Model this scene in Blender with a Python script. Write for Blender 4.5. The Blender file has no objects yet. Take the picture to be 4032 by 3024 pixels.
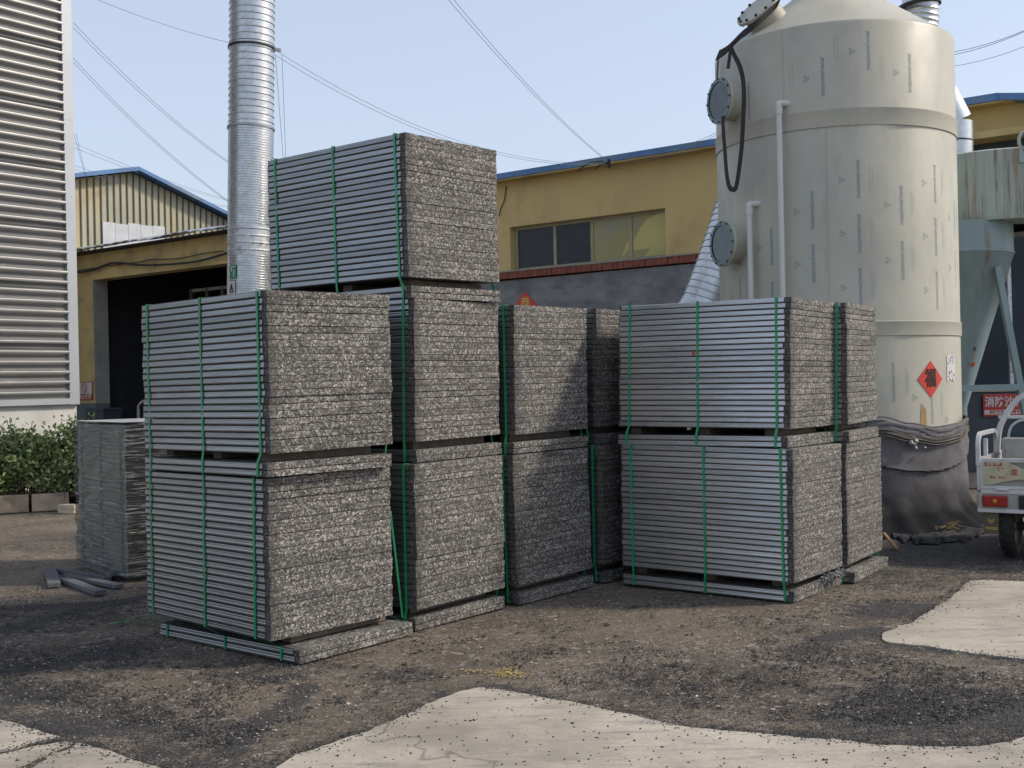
import bpy, bmesh, math, random
from mathutils import Vector, Matrix, noise
random.seed(7)
R_ = math.radians
S = bpy.context.scene
COL = S.collection
# ------------------------------------------------------------------ camera
F = 4491.0                    # focal length in pixels of the 4032 px wide photo
PIT, ROL, EYE = -0.00201, -0.02164, 1.6
cf = Vector((0, math.cos(PIT), math.sin(PIT))); cu = Vector((0, -math.sin(PIT), math.cos(PIT))); cr = Vector((1, 0, 0))
CR = cr*math.cos(ROL) + cu*math.sin(ROL); CU = cu*math.cos(ROL) - cr*math.sin(ROL); CF = cf
CAM = Vector((0, 0, EYE))
cd = bpy.data.cameras.new('camera'); co = bpy.data.objects.new('camera', cd); COL.objects.link(co)
m3 = Matrix((CR, CU, -CF)).transposed().to_4x4(); m3.translation = CAM; co.matrix_world = m3
cd.sensor_width = 36; cd.lens = F/4032*36; cd.clip_start = 0.05; cd.clip_end = 3000
S.camera = co
# ------------------------------------------------------------------ world + sun
SUN_AZ = Vector((0.9993, 0.036)); SUN_EL = R_(40)
w = bpy.data.worlds.new("World"); S.world = w; w.use_nodes = True
nt = w.node_tree; bg = nt.nodes['Background']
sky = nt.nodes.new('ShaderNodeTexSky'); sky.sky_type = 'NISHITA'; sky.sun_disc = False
sky.sun_elevation = SUN_EL; sky.sun_rotation = math.atan2(SUN_AZ.x, SUN_AZ.y)
sky.air_density = 1.0; sky.dust_density = 2.0; sky.ozone_density = 1.0
hz = nt.nodes.new('ShaderNodeMix'); hz.data_type = 'RGBA'; hz.inputs[0].default_value = .58; hz.inputs[7].default_value = (3.6, 3.95, 4.65, 1)   # thin high haze
nt.links.new(sky.outputs[0], hz.inputs[6]); nt.links.new(hz.outputs[2], bg.inputs[0]); bg.inputs[1].default_value = 0.15
sd = bpy.data.lights.new('sun', 'SUN'); sd.energy = 2.4; sd.angle = R_(7.0); sd.color = (1, 0.90, 0.76)
so = bpy.data.objects.new('sun', sd); COL.objects.link(so)
sdir = Vector((SUN_AZ.x*math.cos(SUN_EL), SUN_AZ.y*math.cos(SUN_EL), math.sin(SUN_EL))).normalized()
so.rotation_euler = sdir.to_track_quat('Z', 'Y').to_euler(); so.location = (20, -5, 20)
S.view_settings.view_transform = 'Standard'; S.view_settings.look = 'None'; S.view_settings.gamma = 1
S.view_settings.exposure = 0.40
S.render.engine = 'CYCLES'
S.cycles.max_bounces = 6; S.cycles.transparent_max_bounces = 8
try: S.cycles.use_denoising = True
except Exception: pass

# ------------------------------------------------------------------ pixel -> place helpers
def ray(px, py): return CF + CR*((px-2016)/F) - CU*((py-1512)/F)
def at(px, py, Y):
    d = ray(px, py); return CAM + d*(Y/d.y)
def gz(px, py, z=0.0):
    d = ray(px, py); return CAM + d*((z-EYE)/d.z)
def hit_plane(px, py, p0, n):
    d = ray(px, py); return CAM + d*((p0-CAM).dot(n)/d.dot(n))
def hit_cyl(px, py, cx, cy, r):
    d = ray(px, py); a = d.x**2+d.y**2; b = 2*(d.x*-cx+d.y*-cy); c = cx*cx+cy*cy-r*r
    q = max(b*b-4*a*c, 0); t = (-b-math.sqrt(q))/(2*a); return CAM + d*t

# ------------------------------------------------------------------ mesh builder
class MB:
    def __init__(s): s.v = []; s.f = []; s.m = []; s.sm = []
    def add(s, vs, fs, mi=0, smooth=False):
        o = len(s.v); s.v += [tuple(p) for p in vs]; s.f += [tuple(o+i for i in f) for f in fs]
        s.m += [mi]*len(fs); s.sm += [smooth]*len(fs); return s
    def box(s, x0, y0, z0, x1, y1, z1, mi=0):
        v = [(x0,y0,z0),(x1,y0,z0),(x1,y1,z0),(x0,y1,z0),(x0,y0,z1),(x1,y0,z1),(x1,y1,z1),(x0,y1,z1)]
        return s.add(v, [(3,2,1,0),(4,5,6,7),(0,1,5,4),(1,2,6,5),(2,3,7,6),(3,0,4,7)], mi)
    def obox(s, c, ax, ay, az, mi=0):        # centre and three half vectors
        c = Vector(c); ax = Vector(ax); ay = Vector(ay); az = Vector(az)
        v = [c+ax*i+ay*j+az*k for k in (-1,1) for i,j in ((-1,-1),(1,-1),(1,1),(-1,1))]
        return s.add(v, [(3,2,1,0),(4,5,6,7),(0,1,5,4),(1,2,6,5),(2,3,7,6),(3,0,4,7)], mi)
    def bar(s, a, b, w, h, up=(0,0,1), mi=0):
        a = Vector(a); b = Vector(b); d = (b-a); L = d.length; d.normalize(); up = Vector(up)
        sx = d.cross(up)
        if sx.length < 1e-4: sx = d.cross(Vector((0,1,0)))
        sx.normalize(); u = sx.cross(d).normalized()
        return s.obox((a+b)/2, d*L/2, sx*w/2, u*h/2, mi)
    def tube(s, pts, r, n=8, mi=0, caps=True, rfun=None):
        pts = [Vector(p) for p in pts]; rings = []; prev = None
        for i, p in enumerate(pts):
            t = (pts[min(i+1, len(pts)-1)] - pts[max(i-1, 0)]).normalized()
            if prev is None:
                a = t.cross(Vector((0,0,1)));
                if a.length < .1: a = t.cross(Vector((0,1,0)))
            else: a = prev - t*prev.dot(t)
            a.normalize(); prev = a; b = t.cross(a); rr = rfun(i) if rfun else r
            rings.append([p + (a*math.cos(2*math.pi*k/n) + b*math.sin(2*math.pi*k/n))*rr for k in range(n)])
        vs = [q for g in rings for q in g]; fs = []
        for i in range(len(rings)-1):
            for k in range(n): fs.append((i*n+k, i*n+(k+1)%n, (i+1)*n+(k+1)%n, (i+1)*n+k))
        if caps: fs += [tuple(range(n-1,-1,-1)), tuple((len(rings)-1)*n+k for k in range(n))]
        return s.add(vs, fs, mi, True)
    def lathe(s, prof, n=48, mi=0, a0=0, a1=2*math.pi, M=None, closed=False):
        full = abs(a1-a0-2*math.pi) < 1e-6; c = n if full else n+1; vs = []
        for r, z in prof:
            for k in range(c):
                a = a0+(a1-a0)*k/n; p = Vector((r*math.cos(a), r*math.sin(a), z)); vs.append(M@p if M else p)
        fs = []
        for i in range(len(prof)-1):
            for k in range(n): k2 = (k+1)%c; fs.append((i*c+k, i*c+k2, (i+1)*c+k2, (i+1)*c+k))
        if closed and full: fs += [tuple(range(c-1,-1,-1)), tuple((len(prof)-1)*c+k for k in range(c))]
        return s.add(vs, fs, mi, True)
    def ribbon(s, pts, wv, nv, mi=0):        # flat band: centre points, half width vector, thickness vector
        wv = [Vector(x) for x in wv] if isinstance(wv, list) else [Vector(wv)]*len(pts)
        nv = [Vector(x) for x in nv] if isinstance(nv, list) else [Vector(nv)]*len(pts)
        vs = []; fs = []
        for p, a, n in zip(pts, wv, nv):
            p = Vector(p); vs += [p-a, p+a, p+a+n, p-a+n]
        for i in range(len(pts)-1):
            o = i*4
            for k in range(4): fs.append((o+k, o+(k+1)%4, o+4+(k+1)%4, o+4+k))
        l = (len(pts)-1)*4; fs += [(3,2,1,0), (l,l+1,l+2,l+3)]
        return s.add(vs, fs, mi)
    def build(s, name, mats, parent=None, bevel=0, loc=None, shift=None):
        me = bpy.data.meshes.new(name)
        v = s.v if shift is None else [(p[0]-shift[0], p[1]-shift[1], p[2]-shift[2]) for p in s.v]
        me.from_pydata(v, [], s.f)
        for m in (mats if isinstance(mats, (list, tuple)) else [mats]): me.materials.append(m)
        me.polygons.foreach_set('material_index', s.m); me.polygons.foreach_set('use_smooth', s.sm)
        me.update()
        if any(s.sm):
            try: me.set_sharp_from_angle(angle=R_(38))
            except Exception: pass
        o = bpy.data.objects.new(name, me); COL.objects.link(o)
        if parent: o.parent = parent
        if shift is not None: o.location = shift
        if loc is not None: o.location = loc
        if bevel:
            b = o.modifiers.new('bevel', 'BEVEL'); b.width = bevel; b.segments = 2; b.limit_method = 'ANGLE'; b.angle_limit = R_(40)
        return o

def tag(o, label=None, cat=None, group=None, kind=None):
    if label: o['label'] = label
    if cat: o['category'] = cat
    if group: o['group'] = group
    if kind: o['kind'] = kind
    return o
def thing(name, label, cat, loc=(0,0,0), rz=0, group=None):
    o = bpy.data.objects.new(name, None); COL.objects.link(o); o.location = loc; o.rotation_euler = (0,0,rz)
    o.empty_display_size = .2
    return tag(o, label, cat, group)

# ------------------------------------------------------------------ materials
def rgb(c):
    if isinstance(c, (int, float)): c = (c, c, c)
    return (c[0], c[1], c[2], 1)
def srgb(r, g, b):
    f = lambda x: (x/255/12.92) if x/255 <= .04045 else ((x/255+.055)/1.055)**2.4
    return (f(r), f(g), f(b))
class NT:
    def __init__(s, name):
        s.mat = bpy.data.materials.new(name); s.mat.use_nodes = True; s.t = s.mat.node_tree
        s.p = s.t.nodes['Principled BSDF']; s.tc = s.n('ShaderNodeTexCoord')
    def n(s, typ, **kw):
        x = s.t.nodes.new(typ)
        for k, v in kw.items(): setattr(x, k, v)
        return x
    def l(s, a, b): s.t.links.new(a, b)
    def obj(s, scale=(1,1,1), rand=False):
        mp = s.n('ShaderNodeMapping'); mp.inputs['Scale'].default_value = scale
        s.l(s.tc.outputs['Object'], mp.inputs['Vector'])
        if rand:
            oi = s.n('ShaderNodeObjectInfo'); m = s.n('ShaderNodeMath', operation='MULTIPLY'); m.inputs[1].default_value = 37.0
            s.l(oi.outputs['Random'], m.inputs[0]); cb = s.n('ShaderNodeCombineXYZ')
            for i in range(3): s.l(m.outputs[0], cb.inputs[i])
            s.l(cb.outputs[0], mp.inputs['Location'])
        return mp.outputs[0]
    def noise(s, vec, scale, detail=4, rough=.55, dist=0):
        x = s.n('ShaderNodeTexNoise'); x.inputs['Scale'].default_value = scale; x.inputs['Detail'].default_value = detail
        x.inputs['Roughness'].default_value = rough; x.inputs['Distortion'].default_value = dist
        s.l(vec, x.inputs['Vector']); return x.outputs['Fac']
    def voro(s, vec, scale, feat='F1', out='Color'):
        x = s.n('ShaderNodeTexVoronoi', feature=feat); x.inputs['Scale'].default_value = scale; s.l(vec, x.inputs['Vector']); return x.outputs[out]
    def ramp(s, fac, stops, interp='LINEAR'):
        x = s.n('ShaderNodeValToRGB'); cr_ = x.color_ramp; cr_.interpolation = interp
        while len(cr_.elements) < len(stops): cr_.elements.new(.5)
        for e, (p, c) in zip(cr_.elements, stops): e.position = p; e.color = rgb(c)
        s.l(fac, x.inputs[0]); return x.outputs[0]
    def mix(s, fac, a, b, mode='MIX'):
        x = s.n('ShaderNodeMix', data_type='RGBA', blend_type=mode)
        for v, i in ((fac, 0), (a, 6), (b, 7)):
            if isinstance(v, (int, float)) and i == 0: x.inputs[0].default_value = v
            elif isinstance(v, (tuple, list, int, float)): x.inputs[i].default_value = rgb(v)
            else: s.l(v, x.inputs[i])
        return x.outputs[2]
    def math(s, op, a, b=None):
        x = s.n('ShaderNodeMath', operation=op)
        for v, i in ((a, 0), (b, 1)):
            if v is None: continue
            if isinstance(v, (int, float)): x.inputs[i].default_value = v
            else: s.l(v, x.inputs[i])
        return x.outputs[0]
    def bump(s, h, st=.3, dist=.01):
        x = s.n('ShaderNodeBump'); x.inputs['Strength'].default_value = st; x.inputs['Distance'].default_value = dist
        s.l(h, x.inputs['Height']); s.l(x.outputs[0], s.p.inputs['Normal']); return x
    def fin(s, col=None, rough=.6, metal=0, spec=None):
        if col is not None:
            if isinstance(col, (tuple, list, int, float)): s.p.inputs['Base Color'].default_value = rgb(col)
            else: s.l(col, s.p.inputs['Base Color'])
        if isinstance(rough, (int, float)): s.p.inputs['Roughness'].default_value = rough
        else: s.l(rough, s.p.inputs['Roughness'])
        s.p.inputs['Metallic'].default_value = metal
        if spec is not None: s.p.inputs['Specular IOR Level'].default_value = spec
        return s.mat
def simple(name, c, rough=.6, metal=0, var=.25, scale=3, bump=.1, bscale=60, rand=False, stretch=(1,1,1), dirt=None, dscale=2, dlo=.5, dhi=.75):
    t = NT(name); v = t.obj(stretch, rand)
    c1 = tuple(x*(1-var) for x in c); c2 = tuple(min(1, x*(1+var*.6)) for x in c)
    col = t.ramp(t.noise(v, scale, 6), [(.3, c1), (.7, c2)])
    if dirt is not None: col = t.mix(t.ramp(t.noise(v, dscale, 8, .65), [(dlo, 0), (dhi, 1)]), col, dirt)
    if bump: t.bump(t.noise(v, bscale, 4), bump, .005)
    return t.fin(col, rough, metal)

def m_core():
    t = NT('chip_board'); v = t.obj((1, 1, 1), True)
    wob = t.n('ShaderNodeVectorMath', operation='ADD'); nz = t.n('ShaderNodeTexNoise'); nz.inputs['Scale'].default_value = 55
    t.l(v, nz.inputs['Vector']); sc = t.n('ShaderNodeVectorMath', operation='SCALE'); sc.inputs['Scale'].default_value = .022
    t.l(nz.outputs['Color'], sc.inputs[0]); t.l(v, wob.inputs[0]); t.l(sc.outputs[0], wob.inputs[1]); wv = wob.outputs[0]
    a = t.voro(wv, 92); b = t.voro(wv, 190)
    sa = t.n('ShaderNodeSeparateColor'); t.l(a, sa.inputs[0]); sb = t.n('ShaderNodeSeparateColor'); t.l(b, sb.inputs[0])
    f = t.math('ADD', t.math('MULTIPLY', sa.outputs[0], .55), t.math('MULTIPLY', sb.outputs[1], .45))
    col = t.ramp(f, [(.16, (.042,.041,.041)), (.40, (.100,.096,.091)), (.60, (.172,.165,.155)), (.72, (.275,.267,.252)), (.88, (.56,.55,.53))])
    tint = t.ramp(sa.outputs[2], [(.0, (1,1,1)), (.88, (1,1,1)), (.97, (1.0,.86,.70))]); col = t.mix(1, col, tint, 'MULTIPLY')
    big = t.ramp(t.noise(v, 3.0, 5, .6), [(.3, (.62,.61,.61)), (.7, (1.15,1.14,1.12))]); col = t.mix(1, col, big, 'MULTIPLY')
    oi = t.n('ShaderNodeObjectInfo'); rr = t.ramp(oi.outputs['Random'], [(0, (.88,.87,.87)), (1, (1.10,1.09,1.08))])
    col = t.mix(1, col, rr, 'MULTIPLY')
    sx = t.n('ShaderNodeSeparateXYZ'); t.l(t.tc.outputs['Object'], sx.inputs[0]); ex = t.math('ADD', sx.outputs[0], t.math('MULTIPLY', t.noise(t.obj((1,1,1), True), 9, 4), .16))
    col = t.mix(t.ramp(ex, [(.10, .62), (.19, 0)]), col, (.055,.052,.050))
    blot = t.ramp(t.noise(t.obj((1.6,1.6,3), True), 5, 5, .6), [(.60, 0), (.72, .55)]); col = t.mix(blot, col, (.075,.072,.068))
    t.bump(f, .28, .003)
    return t.fin(col, .75, 0, .3)
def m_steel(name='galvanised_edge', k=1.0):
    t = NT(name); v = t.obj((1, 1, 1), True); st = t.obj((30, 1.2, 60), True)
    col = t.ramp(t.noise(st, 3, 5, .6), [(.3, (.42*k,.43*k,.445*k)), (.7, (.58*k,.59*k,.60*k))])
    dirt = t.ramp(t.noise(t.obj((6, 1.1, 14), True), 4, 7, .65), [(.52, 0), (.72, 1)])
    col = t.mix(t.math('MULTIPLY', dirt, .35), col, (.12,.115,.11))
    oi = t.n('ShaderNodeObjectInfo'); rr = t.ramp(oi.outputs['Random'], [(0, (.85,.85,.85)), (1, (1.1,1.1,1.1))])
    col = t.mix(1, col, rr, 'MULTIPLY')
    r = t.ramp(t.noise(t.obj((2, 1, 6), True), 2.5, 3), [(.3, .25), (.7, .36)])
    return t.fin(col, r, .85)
def m_galv(name='galvanised_sheet', rust=False, rough=.32):
    t = NT(name); v = t.obj()
    sp = t.voro(v, 28); ss = t.n('ShaderNodeSeparateColor'); t.l(sp, ss.inputs[0])
    col = t.ramp(ss.outputs[0], [(0, (.54,.56,.58)), (1, (.64,.66,.67))])
    col = t.mix(t.ramp(t.noise(v, 2.2, 6, .6), [(.45, 0), (.75, .5)]), col, (.34,.36,.37))
    if rust: col = t.mix(t.ramp(t.noise(v, 9, 8, .75), [(.55, 0), (.68, 1)]), col, (.16,.065,.025))
    t.bump(t.noise(v, 3, 2), .10, .01)
    return t.fin(col, t.ramp(t.noise(v, 12, 5), [(.3, rough-.08), (.7, rough+.14)]), .85)
def m_tank():
    t = NT('tank_plastic'); v = t.obj()
    col = t.ramp(t.noise(v, .9, 6, .55), [(.35, (.395,.378,.312)), (.65, (.475,.452,.372))])
    g = t.ramp(t.noise(t.obj((1.6, 1.6, .5)), 1.7, 9, .7), [(.48, 0), (.72, .55)]); col = t.mix(g, col, (.27,.28,.25))
    sm_ = t.ramp(t.noise(t.obj((3, 3, 9)), 4, 8, .7), [(.60, 0), (.70, .35)]); col = t.mix(sm_, col, (.30,.29,.26))
    t.bump(t.noise(v, 2.2, 4), .12, .02)
    return t.fin(col, t.ramp(t.noise(v, 3, 5), [(.3, .38), (.7, .55)]), 0, .35)
def m_ground():
    t = NT('soil'); v = t.obj()
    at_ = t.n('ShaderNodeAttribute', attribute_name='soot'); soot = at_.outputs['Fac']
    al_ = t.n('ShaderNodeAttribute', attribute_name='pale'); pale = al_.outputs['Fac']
    base = t.ramp(t.noise(v, 1.3, 10, .68, .4), [(.28, (.098,.082,.067)), (.5, (.205,.172,.138)), (.72, (.315,.270,.220))])
    fine = t.ramp(t.noise(v, 70, 4, .75), [(.32, (.30,.29,.28)), (.66, (1.75,1.72,1.68))]); base = t.mix(.9, base, fine, 'MULTIPLY')
    peb = t.voro(v, 30); sp = t.n('ShaderNodeSeparateColor'); t.l(peb, sp.inputs[0])
    pm = t.ramp(sp.outputs[0], [(.72, 0), (.76, 1)]); pcol = t.ramp(sp.outputs[1], [(0, (.07,.06,.055)), (.5, (.24,.20,.165)), (1, (.48,.44,.39))])
    base = t.mix(t.math('MULTIPLY', pm, .8), base, pcol)
    peb2 = t.voro(v, 95); sp2 = t.n('ShaderNodeSeparateColor'); t.l(peb2, sp2.inputs[0])
    base = t.mix(t.math('MULTIPLY', t.ramp(sp2.outputs[0], [(.84, 0), (.88, 1)]), .7), base, t.ramp(sp2.outputs[1], [(0, (.02,.02,.022)), (.55, (.12,.11,.1)), (1, (.5,.48,.44))]))
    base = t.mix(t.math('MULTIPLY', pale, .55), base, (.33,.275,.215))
    n1 = t.noise(t.obj((1, 1.6, 1)), 2.6, 12, .72, .6); n2 = t.noise(v, 14, 8, .75)
    n3 = t.noise(v, 48, 6, .8)
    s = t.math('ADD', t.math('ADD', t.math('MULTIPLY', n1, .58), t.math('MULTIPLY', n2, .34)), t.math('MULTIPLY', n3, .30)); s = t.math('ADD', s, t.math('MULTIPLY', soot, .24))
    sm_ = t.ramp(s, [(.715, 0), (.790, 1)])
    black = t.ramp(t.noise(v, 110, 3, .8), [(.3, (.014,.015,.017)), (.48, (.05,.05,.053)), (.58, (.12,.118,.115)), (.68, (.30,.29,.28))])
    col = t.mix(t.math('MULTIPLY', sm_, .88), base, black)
    hb = t.math('ADD', t.noise(v, 60, 6, .8), t.math('MULTIPLY', t.noise(v, 8, 6, .7), 1.2))
    t.bump(hb, 1.0, .035)
    return t.fin(col, .9, 0, .25)
def m_concrete():
    t = NT('concrete'); v = t.obj()
    col = t.ramp(t.noise(v, 1.1, 8, .6), [(.3, (.33,.292,.238)), (.7, (.47,.425,.352))])
    col = t.mix(.8, col, t.ramp(t.noise(v, 45, 5, .7), [(.3, (.82,.82,.82)), (.7, (1.12,1.12,1.12))]), 'MULTIPLY')
    st = t.ramp(t.noise(t.obj((1, 5, 1)), 2.2, 10, .75), [(.50, 0), (.64, .75)]); col = t.mix(st, col, (.21,.19,.175))
    sp = t.ramp(t.noise(v, 22, 6, .8), [(.65, 0), (.70, .7)]); col = t.mix(sp, col, (.08,.075,.07))
    gr = t.ramp(t.noise(v, 1.3, 7, .6), [(.48, 0), (.66, .8)]); col = t.mix(gr, col, (.235,.21,.18))
    wv = t.n('ShaderNodeTexVoronoi', feature='DISTANCE_TO_EDGE'); wv.inputs['Scale'].default_value = .16
    dn = t.n('ShaderNodeTexNoise'); dn.inputs['Scale'].default_value = 3; t.l(v, dn.inputs['Vector'])
    ad = t.n('ShaderNodeVectorMath', operation='ADD'); t.l(v, ad.inputs[0]); t.l(dn.outputs['Color'], ad.inputs[1]); t.l(ad.outputs[0], wv.inputs['Vector'])
    ck = t.ramp(wv.outputs['Distance'], [(0, .6), (.0016, 0)]); col = t.mix(ck, col, (.09,.08,.07))
    t.bump(t.noise(v, 90, 5, .7), .3, .006)
    return t.fin(col, .88, 0, .25)
def m_cloth():
    t = NT('felt_cloth'); v = t.obj()
    col = t.ramp(t.noise(v, 2.4, 8, .65), [(.3, (.105,.102,.108)), (.7, (.205,.195,.20))])
    col = t.mix(.9, col, t.ramp(t.noise(v, 120, 3, .8), [(.3, (.55,.55,.57)), (.7, (1.4,1.38,1.36))]), 'MULTIPLY')
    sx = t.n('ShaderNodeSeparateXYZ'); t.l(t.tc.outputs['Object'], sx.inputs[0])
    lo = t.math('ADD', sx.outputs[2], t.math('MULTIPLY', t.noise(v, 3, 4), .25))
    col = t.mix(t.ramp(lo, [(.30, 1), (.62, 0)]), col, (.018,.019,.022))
    col = t.mix(t.ramp(t.noise(t.obj((1,1,2.5)), 3.1, 8, .7), [(.60, 0), (.70, .7)]), col, (.06,.055,.045))
    t.bump(t.noise(v, 70, 5, .8), .7, .01)
    return t.fin(col, .97, 0, .1)
def m_film():
    t = NT('stretch_film'); d1 = t.noise(t.obj((1.0, 1.0, 26)), 2.4, 7, .75, 1.2)
    mp = t.n('ShaderNodeMapping'); mp.inputs['Rotation'].default_value = (.30, .18, 0); mp.inputs['Scale'].default_value = (1.2, 1.2, 34); t.l(t.tc.outputs['Object'], mp.inputs['Vector']); d2 = t.noise(mp.outputs[0], 2.0, 6, .7, .6)
    mp2 = t.n('ShaderNodeMapping'); mp2.inputs['Rotation'].default_value = (-.26, -.16, 0); mp2.inputs['Scale'].default_value = (1.4, 1.4, 40); t.l(t.tc.outputs['Object'], mp2.inputs['Vector']); d3 = t.noise(mp2.outputs[0], 2.2, 6, .7, .6)
    mxx = t.math('MAXIMUM', t.math('MAXIMUM', d1, d2), d3)
    f = t.ramp(mxx, [(.48, .12), (.55, .30), (.59, .75), (.65, .95)]); t.l(t.ramp(mxx, [(.56, (.07,.072,.075)), (.60, (.30,.31,.32)), (.68, (.75,.76,.77))]), t.p.inputs['Base Color'])  # pale streaks put the film's highlights into colour and opacity
    t.p.inputs['Roughness'].default_value = .13
    t.bump(mxx, 1.0, .05)
    tr = t.n('ShaderNodeBsdfTransparent'); mx = t.n('ShaderNodeMixShader')
    t.l(f, mx.inputs[0]); t.l(tr.outputs[0], mx.inputs[1]); t.l(t.p.outputs[0], mx.inputs[2])
    t.l(mx.outputs[0], t.t.nodes['Material Output'].inputs[0]); return t.mat
def m_leaf():
    t = NT('leaf'); v = t.obj(); g = t.n('ShaderNodeNewGeometry')
    col = t.ramp(g.outputs['Random Per Island'], [(0, (.09,.14,.045)), (.5, (.17,.24,.08)), (.85, (.34,.42,.17)), (1, (.26,.13,.08))])
    t.p.inputs['Subsurface Weight'].default_value = 0
    return t.fin(col, .38, 0, .5)
def m_film_glass():
    t = NT('sight_glass'); return t.fin(t.ramp(t.noise(t.obj(), 8, 4), [(.3, (.03,.045,.055)), (.7, (.07,.09,.10))]), .08, 0, .6)
def m_hopper():
    t = NT('pale_green_paint_rusty'); v = t.obj()
    col = t.ramp(t.noise(v, 2, 6), [(.3, (.27,.35,.33)), (.7, (.38,.45,.42))])
    st = t.ramp(t.noise(t.obj((5, 5, .35)), 1.6, 9, .72), [(.50, 0), (.66, .85)]); col = t.mix(st, col, (.26,.15,.08))
    st2 = t.ramp(t.noise(t.obj((14, 14, .6)), 1.2, 9, .7), [(.56, 0), (.66, .8)]); col = t.mix(st2, col, (.13,.10,.08))
    return t.fin(col, .55)
def m_gravel():
    t = NT('mixed_gravel'); g_ = t.n('ShaderNodeNewGeometry'); return t.fin(t.ramp(g_.outputs['Random Per Island'], [(0, (.06,.052,.045)), (.45, (.15,.128,.105)), (.8, (.24,.21,.178)), (.96, (.32,.29,.26)), (1, (.58,.57,.54))]), .85)
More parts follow.
